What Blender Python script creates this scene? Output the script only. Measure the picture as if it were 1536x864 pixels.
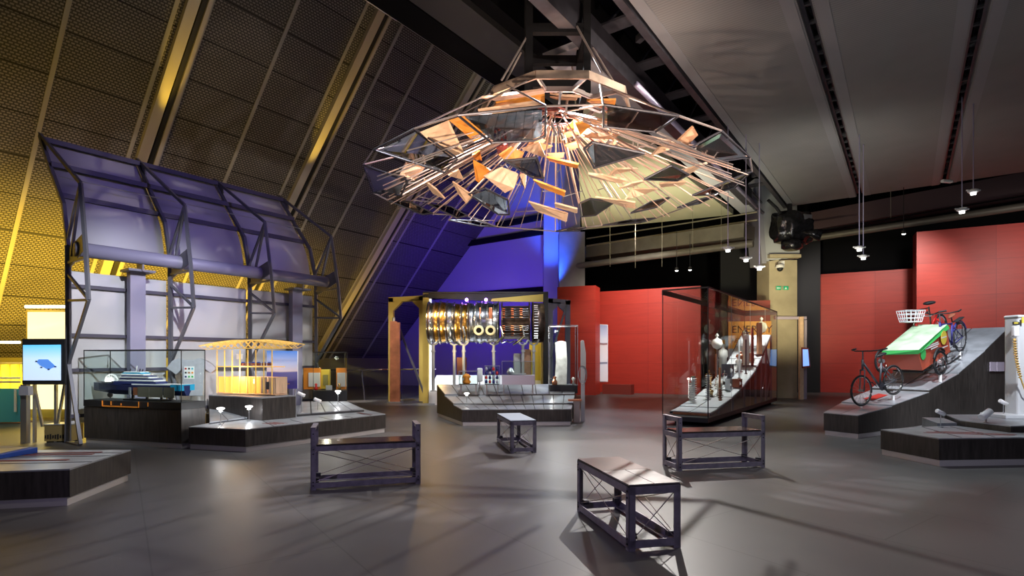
import bpy, bmesh, math, random
from mathutils import Vector, Matrix, Quaternion
random.seed(7)
for o in list(bpy.data.objects): bpy.data.objects.remove(o, do_unlink=True)
S = bpy.context.scene
COL = S.collection
EYE, F, CX, HY = 1.45, 820.0, 768.0, 538.0
# ------------------------------------------------------------------ camera, world, lights
cd = bpy.data.cameras.new('camera'); cam = bpy.data.objects.new('camera', cd); COL.objects.link(cam)
cam.location = (0, 0, EYE); cam.rotation_euler = (math.pi/2, 0, 0)
cd.sensor_width = 36; cd.lens = F/1536*36; cd.shift_y = (HY-432)/1536; cd.clip_end = 200
S.camera = cam
S.view_settings.view_transform = 'Standard'; S.view_settings.look = 'None'
S.view_settings.gamma = 1; S.view_settings.use_curve_mapping = False
S.view_settings.exposure = 0.0
w = bpy.data.worlds.new('world'); S.world = w; w.use_nodes = True
w.node_tree.nodes['Background'].inputs[0].default_value = (.55, .56, .66, 1)
w.node_tree.nodes['Background'].inputs[1].default_value = .055

U = Vector((.5854, .8108, 0)); V = Vector((.8108, -.5854, 0)); ZZ = Vector((0, 0, 1))
def AB(a, b, z=0): return U*a + V*b + ZZ*z
def P(px, py, d): return Vector(((px-CX)/F*d, d, EYE-(py-HY)/F*d))
def G(px, py, z=0):
    d = (EYE-z)*F/(py-HY); return Vector(((px-CX)/F*d, d, z))
SK, SB, SZ = 1.05, -23.6, 1.19                       # the leaning wall: z = SZ + SK (b - SB)
def SP(px, py):
    r = (px-CX)/F; kb = r*V.x+V.y; kz = -(py-HY)/F
    d = (SZ-SK*SB-EYE)/(kz-SK*kb); return P(px, py, d)

def light(kind, name, loc, target, power, color, size=.2, angle=60, blend=.6):
    l = bpy.data.lights.new(name, kind); o = bpy.data.objects.new(name, l); COL.objects.link(o)
    o.location = loc; l.energy = power; l.color = color
    if kind == 'SPOT': l.spot_size = math.radians(angle); l.spot_blend = blend; l.shadow_soft_size = size
    elif kind == 'AREA': l.size = size
    else: l.shadow_soft_size = size
    if target is not None:
        o.rotation_euler = (Vector(target)-Vector(loc)).to_track_quat('-Z', 'Y').to_euler()
    return o
YEL = (1, .62, .06); VIO = (.42, .30, 1); BLU = (.05, .07, 1); WARM = (1, .78, .58); COOL = (.86, .93, 1)
# yellow uplights at the foot of the leaning wall
for a, pw in ((-3.6, 6200), (-.4, 6200), (3.0, 3200), (6.0, 2600), (9.0, 2600), (12.0, 1000)):
    light('SPOT', 'wall_uplight', AB(a, -17.0, .3), AB(a+.5, -21.2, 3.2), pw, YEL, .3, 96, 1)
light('SPOT', 'wall_uplight', AB(.2, -15.6, .5), SP(150, 215), 900, YEL, .3, 62, 1)
NR = Vector((V.x*SK, V.y*SK, -1)).normalized()          # out of the leaning wall, into the room
for px, py, tx, ty, pw in ((218, 232, 262, 90, 60), (428, 305, 497, 165, 90), (470, 540, 590, 330, 160)):
    light('SPOT', 'rib_uplight', SP(px, py)+NR*.75, SP(tx, ty)+NR*.12, pw*22, YEL, .05, 16, 1)
light('SPOT', 'floor_yellow', (-8.6, 12.4, 2.2), (-8.3, 10.4, 0), 1100, (1, .72, .12), .3, 110, 1)
light('SPOT', 'teal_board_spot', (-9.6, 9.4, 3.6), (-11.6, 12.2, .5), 120, (.75, .95, 1), .1, 34, .8)
light('SPOT', 'corner_yellow', (-11.5, 11.0, 2.6), (-13.0, 14.0, .9), 110, (1, .75, .15), .3, 120, 1)
# violet and white stage spots on the curved canopy
light('SPOT', 'canopy_violet', AB(5.6, -3.6, 6.2), AB(5.4, -12.3, 4.6), 950, (.36, .27, 1), .3, 44, .8)
light('SPOT', 'canopy_white', AB(6.6, -4.4, 5.6), AB(6.2, -11.8, 1.9), 3600, (.95, .96, 1), .05, 30, .8)
light('SPOT', 'canopy_white', AB(3.2, -4.4, 5.0), AB(4.2, -11.8, 1.9), 2600, (.95, .96, 1), .08, 36, .8)
# blue end wall
light('SPOT', 'end_wall_blue', (1.75, 23.2, 4.2), (1.75, 25.3, 9.0), 2600, (.02, .10, 1), .1, 60, .9)
light('SPOT', 'end_wall_blue', (-2.2, 20.6, 3.9), (-1.8, 26.6, 5.6), 1300, (.08, .01, 1), .3, 110, 1)
light('SPOT', 'end_wall_violet', (-1.5, 19.5, .7), (-1.8, 28.0, 3.2), 900, (.05, .01, 1), .3, 110, 1)
# red walls
light('SPOT', 'red_wall_spot', (4.6, 18.6, 6.2), (5.1, 23.0, 2.4), 1700, (1, .92, .86), .2, 80, 1)
light('SPOT', 'red_wall_spot', (13.8, 17.6, 6.2), (14.9, 22.6, 2.9), 900, (1, .92, .86), .2, 84, 1)
light('SPOT', 'red_wall_spot', (15.5, 14.0, 5.2), (17.9, 18.8, 3.6), 850, (1, .9, .85), .25, 84, 1)
# sculpture
light('SPOT', 'sculpture_spot', (6.3, 6.0, 5.9), (1.6, 9.6, 4.5), 2200, (1, .86, .74), .05, 56, .6)
light('SPOT', 'sculpture_spot', (-1.8, 4.6, 2.6), (.4, 8.8, 5.1), 1100, (1, .76, .58), .05, 60, .6)
light('SPOT', 'sculpture_spot', (3.4, 4.6, 2.2), (1.0, 9.4, 4.9), 1000, (1, .78, .62), .05, 60, .6)
light('POINT', 'hub_lamp', (1.0, 9.1, 4.9), None, 70, (1, .74, .52), .05)
# floor pools, thrown through and past the hanging sculpture
light('SPOT', 'floor_spot', (.7, 9.0, 6.3), (.2, 6.6, 0), 1500, (.95, .93, 1), .02, 110, .9)
light('SPOT', 'floor_spot', (4.6, 7.4, 6.6), (.9, 5.2, 0), 450, (1, .93, .90), .04, 76, .9)
light('SPOT', 'floor_spot', (-2.8, 8.8, 7.2), (-2.2, 7.2, 0), 700, (.96, .96, 1), .06, 70, 1)
light('SPOT', 'floor_spot', (5.5, 9.8, 6.4), (5.2, 8.6, 0), 900, (.85, .95, 1), .06, 46, .5)
light('SPOT', 'floor_spot', (2.6, 16.5, 6.4), (2.3, 13.4, 0), 1500, (.85, .88, 1), .1, 50, .9)
light('SPOT', 'floor_spot', (-2.8, 13.0, 6.4), (-3.0, 11.2, 0), 700, (1, .99, .92), .08, 56, .9)
light('SPOT', 'floor_spot', (6.0, 3.0, 6.4), (3.4, 5.6, 0), 150, (.92, .94, 1), .1, 80, 1)
light('SPOT', 'back_spot', (3.6, 14.6, 6.5), (.3, 5.4, 0), 2700, (1, .95, .90), .02, 62, .8)
light('SPOT', 'front_violet', (-3.6, -1.5, 4.6), (-.2, 6.6, .2), 520, (.62, .50, 1), .1, 74, 1)
light('SPOT', 'front_cool', (2.8, -1.5, 4.4), (5.6, 8.0, .2), 380, (.80, .78, 1), .1, 70, 1)
# displays
light('SPOT', 'display_spot', (-3.2, 8.6, 4.6), (-3.9, 9.9, .4), 420, COOL, .05, 60, .9)
light('SPOT', 'display_spot', (-6.2, 8.2, 4.4), (-6.4, 9.9, .9), 420, COOL, .05, 46, .9)
light('SPOT', 'display_spot', (-4.6, 4.2, 4.4), (-5.6, 6.0, .3), 120, (1, .9, .8), .05, 56, .9)
light('SPOT', 'engine_spot', (-2.4, 14.6, .9), (-1.2, 17.0, 2.6), 520, (1, .72, .34), .15, 60, .9)
light('SPOT', 'engine_spot', (.6, 14.6, 5.4), (-.3, 17.2, 2.4), 480, (.9, .95, 1), .1, 60, .9)
light('SPOT', 'engine_spot', (-1.8, 14.6, 5.0), (-1.6, 17.2, 2.4), 300, (.95, .95, 1), .1, 50, .9)
light('SPOT', 'engine_platform_spot', (-1.0, 11.2, 5.2), (-.6, 12.9, .5), 700, COOL, .05, 60, .9)
light('SPOT', 'ramp_spot', (7.2, 9.0, 5.8), (9.1, 11.9, 1.0), 2000, (.9, .95, 1), .04, 56, .8)
light('SPOT', 'ramp_spot', (9.4, 9.6, 5.8), (11.8, 13.2, 1.8), 1700, (.85, .9, 1), .04, 46, .8)
light('SPOT', 'ramp_side_spot', (7.6, 6.2, 4.6), (9.4, 10.4, .7), 1300, (.9, .93, 1), .1, 60, 1)
light('SPOT', 'column_spot', (7.4, 14.6, 2.4), (9.9, 20.0, 3.8), 1500, (1, .88, .55), .2, 50, .9)
light('SPOT', 'ceiling_bounce', (6.5, 12.5, 3.0), (8.2, 16.2, 6.8), 360, (1, .97, .84), .8, 130, 1)  # added upward spots, standing in for light bounced onto the ceiling
light('SPOT', 'ceiling_bounce', (4.5, 6.5, 2.2), (4.6, 7.4, 6.8), 110, (.93, .92, 1), .8, 150, 1)
light('SPOT', 'olive_ceiling_wash', (3.0, 15.5, 2.0), (4.4, 17.8, 6.8), 1700, (1, .95, .62), .5, 90, 1)
light('SPOT', 'roof_wash', (-4.0, 9.0, 4.5), (-4.8, 14.0, 11.0), 50, (.92, .9, 1), .8, 140, 1)

# ------------------------------------------------------------------ materials
M = {}
def nodes(name):
    m = bpy.data.materials.new(name); m.use_nodes = True; nt = m.node_tree
    return m, nt, nt.nodes['Principled BSDF'], nt.nodes, nt.links
def mat(name, col, rough=.6, metal=0, emit=None, es=1, noise=0, nscale=8, stretch=(1, 1, 1), bump=0, spec=.5):
    m, nt, b, N, L = nodes(name)
    b.inputs['Base Color'].default_value = (*col, 1); b.inputs['Roughness'].default_value = rough
    b.inputs['Metallic'].default_value = metal; b.inputs['Specular IOR Level'].default_value = spec
    if emit:
        b.inputs['Emission Color'].default_value = (*emit, 1); b.inputs['Emission Strength'].default_value = es
    if noise or bump:
        tc = N.new('ShaderNodeTexCoord'); mp = N.new('ShaderNodeMapping'); mp.inputs['Scale'].default_value = stretch
        no = N.new('ShaderNodeTexNoise'); no.inputs['Scale'].default_value = nscale; no.inputs['Detail'].default_value = 4
        L.new(tc.outputs['Object'], mp.inputs[0]); L.new(mp.outputs[0], no.inputs['Vector'])
        if noise:
            r = N.new('ShaderNodeValToRGB'); e = r.color_ramp.elements
            e[0].position = .3; e[1].position = .7
            e[0].color = (*[c*(1-noise) for c in col], 1); e[1].color = (*[min(1, c*(1+noise)) for c in col], 1)
            L.new(no.outputs[0], r.inputs[0]); L.new(r.outputs[0], b.inputs['Base Color'])
        if bump:
            bp = N.new('ShaderNodeBump'); bp.inputs['Strength'].default_value = bump; bp.inputs['Distance'].default_value = .02
            L.new(no.outputs[0], bp.inputs['Height']); L.new(bp.outputs[0], b.inputs['Normal'])
    M[name] = m; return m
def glass(name, tint, refl=1.0, rough=.02, base=.0):
    m, nt, b, N, L = nodes(name); N.remove(b)
    out = N['Material Output']; t = N.new('ShaderNodeBsdfTransparent'); g = N.new('ShaderNodeBsdfGlossy')
    t.inputs[0].default_value = (*tint, 1); g.inputs['Roughness'].default_value = rough; g.inputs[0].default_value = (refl, refl, refl, 1)
    fr = N.new('ShaderNodeFresnel'); fr.inputs[0].default_value = 1.16; ge = N.new('ShaderNodeNewGeometry')
    sb = N.new('ShaderNodeMath'); sb.operation = 'SUBTRACT'; sb.inputs[0].default_value = 1; L.new(ge.outputs['Backfacing'], sb.inputs[1])
    f = N.new('ShaderNodeMath'); f.operation = 'MULTIPLY'; L.new(fr.outputs[0], f.inputs[0]); L.new(sb.outputs[0], f.inputs[1])
    mx = N.new('ShaderNodeMixShader')
    if base:
        ad = N.new('ShaderNodeMath'); ad.operation = 'ADD'; ad.use_clamp = True; ad.inputs[1].default_value = base
        L.new(f.outputs[0], ad.inputs[0]); L.new(ad.outputs[0], mx.inputs[0])
    else: L.new(f.outputs[0], mx.inputs[0])
    L.new(t.outputs[0], mx.inputs[1]); L.new(g.outputs[0], mx.inputs[2]); L.new(mx.outputs[0], out.inputs[0])
    M[name] = m
glass('glass', (.93, .96, .95)); glass('smoked_mirror', (.42, .43, .45), .55, .03, .42); glass('copper_mirror', (.35, .22, .14), .6, .12, .5)
mat('black', (.012, .012, .014), .5); mat('matte_black', (.006, .006, .007), .95, spec=.1); mat('dark_steel', (.05, .048, .06), .45, .3, noise=.25, nscale=5)
mat('soffit', (.05, .049, .052), .8); mat('bench_steel', (.24, .22, .26), .42, .25, noise=.2, nscale=14)
mat('bolt', (.04, .04, .045), .35, .8); mat('rod', (.42, .36, .34), .32, .6)
mat('wood', (.040, .034, .031), .42, noise=.45, nscale=6, stretch=(5, 5, .5)); mat('skirting', (.62, .60, .60), .4, .35)
mat('plate', (.36, .38, .41), .28, .3, noise=.25, nscale=3); mat('plate_edge', (.03, .03, .035), .4)
mat('white', (.8, .8, .8), .5); mat('white_gloss', (.85, .85, .87), .2); mat('porcelain', (.8, .78, .74), .2); mat('paper', (.75, .74, .72), .8)
mat('purlin', (.05, .045, .075), .6); mat('canopy_steel', (.14, .14, .17), .42, .3); mat('canopy_post', (.21, .20, .30), .5)
mat('aluminium', (.55, .55, .57), .3, .9); mat('chrome', (.75, .75, .77), .12, 1); mat('rubber', (.015, .015, .017), .6)
mat('copper', (.55, .21, .11), .35, .6, noise=.25, nscale=4); mat('brass', (.7, .42, .12), .22, 1)
mat('red_paint', (.42, .030, .022), .5); mat('bike_red', (.6, .02, .02), .3); mat('bike_grey', (.13, .14, .16), .35, .5); mat('bike_blue', (.05, .05, .25), .3, .4)
mat('leather', (.20, .06, .03), .6); mat('orange', (.8, .27, .03), .5); mat('orange_wood', (.78, .30, .045), .45, noise=.12, nscale=6)
mat('pale_wood', (.68, .46, .30), .5, noise=.12, nscale=7, stretch=(1, 4, 1)); mat('tan_wood', (.38, .20, .11), .5, noise=.15, nscale=7)
mat('dark_red', (.22, .03, .02), .5); mat('green', (.05, .42, .10), .55); mat('pale_green', (.50, .66, .46), .55, noise=.35, nscale=2.5); mat('box_red', (.46, .085, .045), .45)
mat('yellow', (.8, .62, .08), .5); mat('blue_panel', (.03, .12, .6), .4); mat('ship_blue', (.02, .42, .75), .4); mat('navy', (.025, .035, .14), .3)
mat('teal', (.08, .42, .55), .5); mat('lilac', (.42, .36, .44), .5); mat('cloth', (.40, .40, .45), .9, noise=.1, nscale=14); mat('stone', (.75, .74, .71), .8, noise=.25, nscale=7, bump=.4)
mat('concrete', (.42, .36, .24), .8, noise=.2, nscale=1.2); mat('grey_concrete', (.22, .21, .19), .8, noise=.2, nscale=1.2); mat('column_steel', (.42, .44, .46), .6)
mat('olive_ceiling', (.50, .48, .33), .7); mat('pale_ceiling', (.46, .46, .50), .7)
mat('duct', (.16, .145, .12), .55, .3, noise=.15, nscale=2); mat('duct_red_lit', (.09, .05, .06), .6); mat('pipe', (.30, .27, .20), .4, .6)  # the dark reddish duct colour has red light painted in
mat('olive_wall', (.32, .29, .10), .7); mat('curtain', (.55, .55, .15), .7); mat('caption', (.13, .12, .09), .6); mat('yellow_paint', (.62, .46, .10), .6)
mat('lilac_pipe', (.45, .42, .62), .3, .4); mat('bulb', (1, 1, 1), .5, emit=(1, .97, .92), es=14); mat('soft_bulb', (1, 1, 1), .5, emit=(1, .98, .95), es=5)
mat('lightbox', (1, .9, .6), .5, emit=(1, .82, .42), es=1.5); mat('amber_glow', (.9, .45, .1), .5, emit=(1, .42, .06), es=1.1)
mat('screen_blue', (.2, .4, .9), .4, emit=(.25, .45, .95), es=1.1); mat('exit_green', (.02, .42, .2), .4, emit=(.02, .5, .25), es=.25); mat('led_violet', (.5, .2, 1), .5, emit=(.45, .15, 1), es=20)
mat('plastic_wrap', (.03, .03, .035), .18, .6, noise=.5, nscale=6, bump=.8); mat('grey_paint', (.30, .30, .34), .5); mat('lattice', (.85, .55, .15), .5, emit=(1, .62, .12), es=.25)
mat('cord', (.60, .38, .10), .5); mat('charger', (.62, .64, .66), .35)  # cord colour includes the yellow light that falls on it

def mat_floor():
    m, nt, b, N, L = nodes('floor_rubber')
    tc = N.new('ShaderNodeTexCoord'); no = N.new('ShaderNodeTexNoise'); no.inputs['Scale'].default_value = .7; no.inputs['Detail'].default_value = 5
    mp = N.new('ShaderNodeMapping'); mp.inputs['Rotation'].default_value = (0, 0, .95); L.new(tc.outputs['Object'], mp.inputs[0]); L.new(mp.outputs[0], no.inputs['Vector'])
    r = N.new('ShaderNodeValToRGB'); r.color_ramp.elements[0].color = (.078, .074, .074, 1); r.color_ramp.elements[1].color = (.112, .107, .105, 1)
    r.color_ramp.elements[0].position = .35; r.color_ramp.elements[1].position = .7
    L.new(no.outputs[0], r.inputs[0])
    bk = N.new('ShaderNodeTexBrick'); bk.inputs['Scale'].default_value = 1; bk.inputs['Brick Width'].default_value = 2.4; bk.inputs['Row Height'].default_value = 1.2
    bk.inputs['Mortar Size'].default_value = .006; bk.inputs['Color1'].default_value = (1, 1, 1, 1); bk.inputs['Color2'].default_value = (.93, .93, .93, 1); bk.inputs['Mortar'].default_value = (.6, .6, .6, 1)
    L.new(mp.outputs[0], bk.inputs['Vector'])
    mx = N.new('ShaderNodeMix'); mx.data_type = 'RGBA'; mx.blend_type = 'MULTIPLY'; mx.inputs[0].default_value = 1
    L.new(r.outputs[0], mx.inputs[6]); L.new(bk.outputs[0], mx.inputs[7]); L.new(mx.outputs[2], b.inputs['Base Color'])
    r2 = N.new('ShaderNodeMapRange'); r2.inputs['To Min'].default_value = .34; r2.inputs['To Max'].default_value = .48
    L.new(no.outputs[0], r2.inputs[0]); L.new(r2.outputs[0], b.inputs['Roughness'])
    b.inputs['Specular IOR Level'].default_value = .42
    M['floor'] = m
mat_floor()
def mat_perf():                                        # expanded metal panels, courses and staggered openings
    m, nt, b, N, L = nodes('perforated_panel')
    uv = N.new('ShaderNodeUVMap'); uv.uv_map = 'uv'
    bk = N.new('ShaderNodeTexBrick'); bk.inputs['Scale'].default_value = 1; bk.offset = .5
    bk.inputs['Brick Width'].default_value = .10; bk.inputs['Row Height'].default_value = .07; bk.inputs['Mortar Size'].default_value = .02; bk.inputs['Mortar Smooth'].default_value = .4
    bk.inputs['Color1'].default_value = (.27, .25, .235, 1); bk.inputs['Color2'].default_value = (.22, .205, .20, 1); bk.inputs['Mortar'].default_value = (.045, .042, .04, 1)
    L.new(uv.outputs[0], bk.inputs['Vector'])
    b2 = N.new('ShaderNodeTexBrick'); b2.inputs['Scale'].default_value = 1; b2.offset = 0
    b2.inputs['Brick Width'].default_value = 60; b2.inputs['Row Height'].default_value = 1.15; b2.inputs['Mortar Size'].default_value = .022
    b2.inputs['Color1'].default_value = (1, 1, 1, 1); b2.inputs['Color2'].default_value = (.86, .86, .86, 1); b2.inputs['Mortar'].default_value = (.06, .06, .06, 1)
    L.new(uv.outputs[0], b2.inputs['Vector'])
    mx = N.new('ShaderNodeMix'); mx.data_type = 'RGBA'; mx.blend_type = 'MULTIPLY'; mx.inputs[0].default_value = 1
    L.new(bk.outputs[0], mx.inputs[6]); L.new(b2.outputs[0], mx.inputs[7]); L.new(mx.outputs[2], b.inputs['Base Color'])
    b.inputs['Roughness'].default_value = .55; b.inputs['Metallic'].default_value = .1
    M['perf'] = m
mat_perf()
def mat_ceil():
    m, nt, b, N, L = nodes('ribbed_ceiling_panel')
    uv = N.new('ShaderNodeUVMap'); uv.uv_map = 'uv'; sp = N.new('ShaderNodeSeparateXYZ'); L.new(uv.outputs[0], sp.inputs[0])
    wv = N.new('ShaderNodeTexWave'); wv.bands_direction = 'X'; wv.inputs['Scale'].default_value = 5.2; wv.inputs['Distortion'].default_value = .3; L.new(uv.outputs[0], wv.inputs[0])
    no = N.new('ShaderNodeTexNoise'); no.inputs['Scale'].default_value = 1.4; L.new(uv.outputs[0], no.inputs['Vector'])
    r = N.new('ShaderNodeValToRGB'); r.color_ramp.elements[0].color = (.14, .14, .145, 1); r.color_ramp.elements[1].color = (.24, .235, .235, 1)
    a = N.new('ShaderNodeMath'); a.operation = 'MULTIPLY'; a.inputs[1].default_value = .55; L.new(wv.outputs[1], a.inputs[0])
    s = N.new('ShaderNodeMath'); s.operation = 'MULTIPLY_ADD'; s.inputs[1].default_value = .45; L.new(no.outputs[0], s.inputs[0]); L.new(a.outputs[0], s.inputs[2])
    L.new(s.outputs[0], r.inputs[0]); L.new(r.outputs[0], b.inputs['Base Color']); b.inputs['Roughness'].default_value = .65
    M['ceil'] = m
mat_ceil()
def mat_red():
    m, nt, b, N, L = nodes('red_stained_ply')
    uv = N.new('ShaderNodeUVMap'); uv.uv_map = 'uv'
    bk = N.new('ShaderNodeTexBrick'); bk.offset = 0; bk.inputs['Scale'].default_value = 1; bk.inputs['Brick Width'].default_value = 2.3; bk.inputs['Row Height'].default_value = 1.25; bk.inputs['Mortar Size'].default_value = .006
    bk.inputs['Color1'].default_value = (.46, .033, .018, 1); bk.inputs['Color2'].default_value = (.40, .028, .016, 1); bk.inputs['Mortar'].default_value = (.24, .014, .012, 1)
    L.new(uv.outputs[0], bk.inputs['Vector'])
    mp = N.new('ShaderNodeMapping'); mp.inputs['Scale'].default_value = (.6, 5, 1); L.new(uv.outputs[0], mp.inputs[0])
    no = N.new('ShaderNodeTexNoise'); no.inputs['Scale'].default_value = 2; no.inputs['Detail'].default_value = 5; L.new(mp.outputs[0], no.inputs['Vector'])
    r = N.new('ShaderNodeMapRange'); r.inputs['To Min'].default_value = .75; r.inputs['To Max'].default_value = 1.2; L.new(no.outputs[0], r.inputs[0])
    mx = N.new('ShaderNodeMix'); mx.data_type = 'RGBA'; mx.blend_type = 'MULTIPLY'; mx.inputs[0].default_value = 1
    L.new(bk.outputs[0], mx.inputs[6]); L.new(r.outputs[0], mx.inputs[7]); L.new(mx.outputs[2], b.inputs['Base Color']); b.inputs['Roughness'].default_value = .5
    M['red_wall'] = m
mat_red()
def mat_sheet():
    m, nt, b, N, L = nodes('canopy_sheet'); out = N['Material Output']
    b.inputs['Base Color'].default_value = (.56, .56, .60, 1); b.inputs['Roughness'].default_value = .38
    t = N.new('ShaderNodeBsdfTranslucent'); t.inputs[0].default_value = (.45, .45, .5, 1)
    mx = N.new('ShaderNodeMixShader'); mx.inputs[0].default_value = .22
    L.new(b.outputs[0], mx.inputs[1]); L.new(t.outputs[0], mx.inputs[2]); L.new(mx.outputs[0], out.inputs[0]); M['sheet'] = m
mat_sheet()
def ramp_mat(name, stops, emit=0.0, rough=.5):         # a printed or lit picture: colours by height of the panel's own uv
    m, nt, b, N, L = nodes(name)
    uv = N.new('ShaderNodeUVMap'); uv.uv_map = 'uv'; sp = N.new('ShaderNodeSeparateXYZ'); L.new(uv.outputs[0], sp.inputs[0])
    r = N.new('ShaderNodeValToRGB'); cr = r.color_ramp
    cr.elements[0].position = stops[0][0]; cr.elements[0].color = (*stops[0][1], 1); cr.elements[1].position = stops[-1][0]; cr.elements[1].color = (*stops[-1][1], 1)
    for p, c in stops[1:-1]: e = cr.elements.new(p); e.color = (*c, 1)
    L.new(sp.outputs[1], r.inputs[0]); L.new(r.outputs[0], b.inputs['Base Color']); b.inputs['Roughness'].default_value = rough
    if emit: L.new(r.outputs[0], b.inputs['Emission Color']); b.inputs['Emission Strength'].default_value = emit
    M[name] = m
ramp_mat('sea_photo', [(0, (.05, .04, .22)), (.44, (.06, .06, .28)), (.47, (.50, .44, .52)), (.7, (.32, .42, .72)), (1, (.06, .22, .75))], .35)
ramp_mat('sky_screen', [(0, (.50, .62, .85)), (.6, (.48, .66, .88)), (1, (.10, .50, .85))], .95)
ramp_mat('photo_panel', [(0, (.75, .7, .72)), (.3, (.7, .72, .78)), (.33, (.1, .12, .2)), (.36, (.8, .8, .85)), (.64, (.75, .7, .7)), (.67, (.2, .05, .05)), (.7, (.75, .78, .85)), (1, (.3, .35, .5))], .45)

# ------------------------------------------------------------------ mesh helpers
ORG = {}
class MB:
    def __init__(s): s.bm = bmesh.new(); s.uv = s.bm.loops.layers.uv.new('uv')
    def hexa(s, p):                                    # p: 4 bottom, 4 top
        v = [s.bm.verts.new(q) for q in p]
        for f in ((0, 3, 2, 1), (4, 5, 6, 7), (0, 1, 5, 4), (1, 2, 6, 5), (2, 3, 7, 6), (3, 0, 4, 7)):
            s.bm.faces.new([v[i] for i in f])
        return s
    def box(s, c, size, rot=0.0):
        c = Vector(c); R = Matrix.Rotation(rot, 3, 'Z'); hx, hy, hz = [q/2 for q in size]
        return s.hexa([c+R@Vector((x*hx, y*hy, z*hz)) for z in (-1, 1) for x, y in ((-1, -1), (1, -1), (1, 1), (-1, 1))])
    def bar(s, p, q, w, h=None, up=ZZ):
        p, q = Vector(p), Vector(q); h = h or w; d = (q-p).normalized(); up = Vector(up)
        if abs(d.dot(up)) > .97: up = Vector((1, 0, 0))
        sd = d.cross(up).normalized()*w/2; u2 = sd.cross(d).normalized()*h/2
        return s.hexa([p-sd-u2, p+sd-u2, p+sd+u2, p-sd+u2, q-sd-u2, q+sd-u2, q+sd+u2, q-sd+u2])
    def tube(s, pts, r, n=8, closed=False, r2=None):
        pts = [Vector(p) for p in pts]; rings = []; N_ = len(pts)
        for i, p in enumerate(pts):
            a = pts[i-1] if (i or closed) else p; b = pts[(i+1) % N_] if (i < N_-1 or closed) else p
            d = (b-a).normalized(); up = ZZ if abs(d.z) < .95 else Vector((1, 0, 0))
            x = d.cross(up).normalized(); y = x.cross(d).normalized(); rr = r if r2 is None else r+(r2-r)*i/(N_-1)
            rings.append([s.bm.verts.new(p+x*rr*math.cos(2*math.pi*k/n)+y*rr*math.sin(2*math.pi*k/n)) for k in range(n)])
        for i in range(N_ if closed else N_-1):
            A, B = rings[i], rings[(i+1) % N_]
            for k in range(n): s.bm.faces.new([A[k], A[(k+1) % n], B[(k+1) % n], B[k]])
        if not closed: s.bm.faces.new(rings[0][::-1]); s.bm.faces.new(rings[-1])
        return s
    def lathe(s, prof, c=(0, 0, 0), axis=(0, 0, 1), n=20):
        c = Vector(c); ax = Vector(axis).normalized(); t = ZZ if abs(ax.z) < .9 else Vector((1, 0, 0))
        x = ax.cross(t).normalized(); y = ax.cross(x).normalized(); rings = []
        for r, h in prof:
            r = max(r, .0004)
            rings.append([s.bm.verts.new(c+ax*h+x*r*math.cos(2*math.pi*k/n)+y*r*math.sin(2*math.pi*k/n)) for k in range(n)])
        for A, B in zip(rings, rings[1:]):
            for k in range(n): s.bm.faces.new([A[k], A[(k+1) % n], B[(k+1) % n], B[k]])
        s.bm.faces.new(rings[0][::-1]); s.bm.faces.new(rings[-1]); return s
    def prism(s, poly, ext):                           # polygon (world points) swept by ext
        e = Vector(ext); A = [s.bm.verts.new(Vector(p)) for p in poly]; B = [s.bm.verts.new(Vector(p)+e) for p in poly]; n = len(A)
        s.bm.faces.new(A[::-1]); s.bm.faces.new(B)
        for i in range(n): s.bm.faces.new([A[i], A[(i+1) % n], B[(i+1) % n], B[i]])
        return s
    def slab(s, poly, t):                              # thick plate from a nearly flat outline, thickness along its normal
        p = [Vector(q) for q in poly]; n = Vector()
        for i in range(len(p)): n += (p[i]-p[0]).cross(p[(i+1) % len(p)]-p[0])
        return s.prism([q-n.normalized()*t/2 for q in p], n.normalized()*t)
    def grid(s, rows, thick=0, uvs=None):              # rows of points
        V_ = [[s.bm.verts.new(Vector(p)) for p in r] for r in rows]
        for i in range(len(V_)-1):
            for j in range(len(V_[0])-1):
                f = s.bm.faces.new([V_[i][j], V_[i][j+1], V_[i+1][j+1], V_[i+1][j]])
                if uvs:
                    for l, (ii, jj) in zip(f.loops, ((i, j), (i, j+1), (i+1, j+1), (i+1, j))): l[s.uv].uv = uvs[ii][jj]
        return s
    def quad(s, p, uv=((0, 0), (1, 0), (1, 1), (0, 1))):
        f = s.bm.faces.new([s.bm.verts.new(Vector(q)) for q in p])
        for l, t in zip(f.loops, uv): l[s.uv].uv = t
        return s
    def build(s, name, m, parent=None, smooth=False, solid=0, bevel=0):
        bm = s.bm
        if parent is None:
            xs = [v.co for v in bm.verts]; lo = [min(c[i] for c in xs) for i in range(3)]; hi = [max(c[i] for c in xs) for i in range(3)]
            org = Vector(((lo[0]+hi[0])/2, (lo[1]+hi[1])/2, lo[2]))
        else: org = ORG[parent.name]
        for v in bm.verts: v.co -= org
        bmesh.ops.recalc_face_normals(bm, faces=bm.faces)
        me = bpy.data.meshes.new(name); bm.to_mesh(me); bm.free()
        if smooth:
            for p in me.polygons: p.use_smooth = True
        me.materials.append(M[m] if isinstance(m, str) else m)
        o = bpy.data.objects.new(name, me); COL.objects.link(o); ORG[o.name] = org
        if parent is None: o.location = org
        else: o.parent = parent
        if solid: md = o.modifiers.new('thickness', 'SOLIDIFY'); md.thickness = solid; md.offset = 0
        if bevel: md = o.modifiers.new('bevel', 'BEVEL'); md.width = bevel; md.segments = 2; md.limit_method = 'ANGLE'
        return o
def tag(o, label=None, cat=None, group=None, kind=None):
    if label: o['label'] = label
    if cat: o['category'] = cat
    if group: o['group'] = group
    if kind: o['kind'] = kind
    return o
def thing(name, label, cat, loc=(0, 0, 0), group=None):
    o = bpy.data.objects.new(name, None); COL.objects.link(o); o.location = Vector(loc); o.empty_display_size = .2
    ORG[o.name] = Vector(loc); return tag(o, label, cat, group)
def struct(o): return tag(o, kind='structure')
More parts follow.
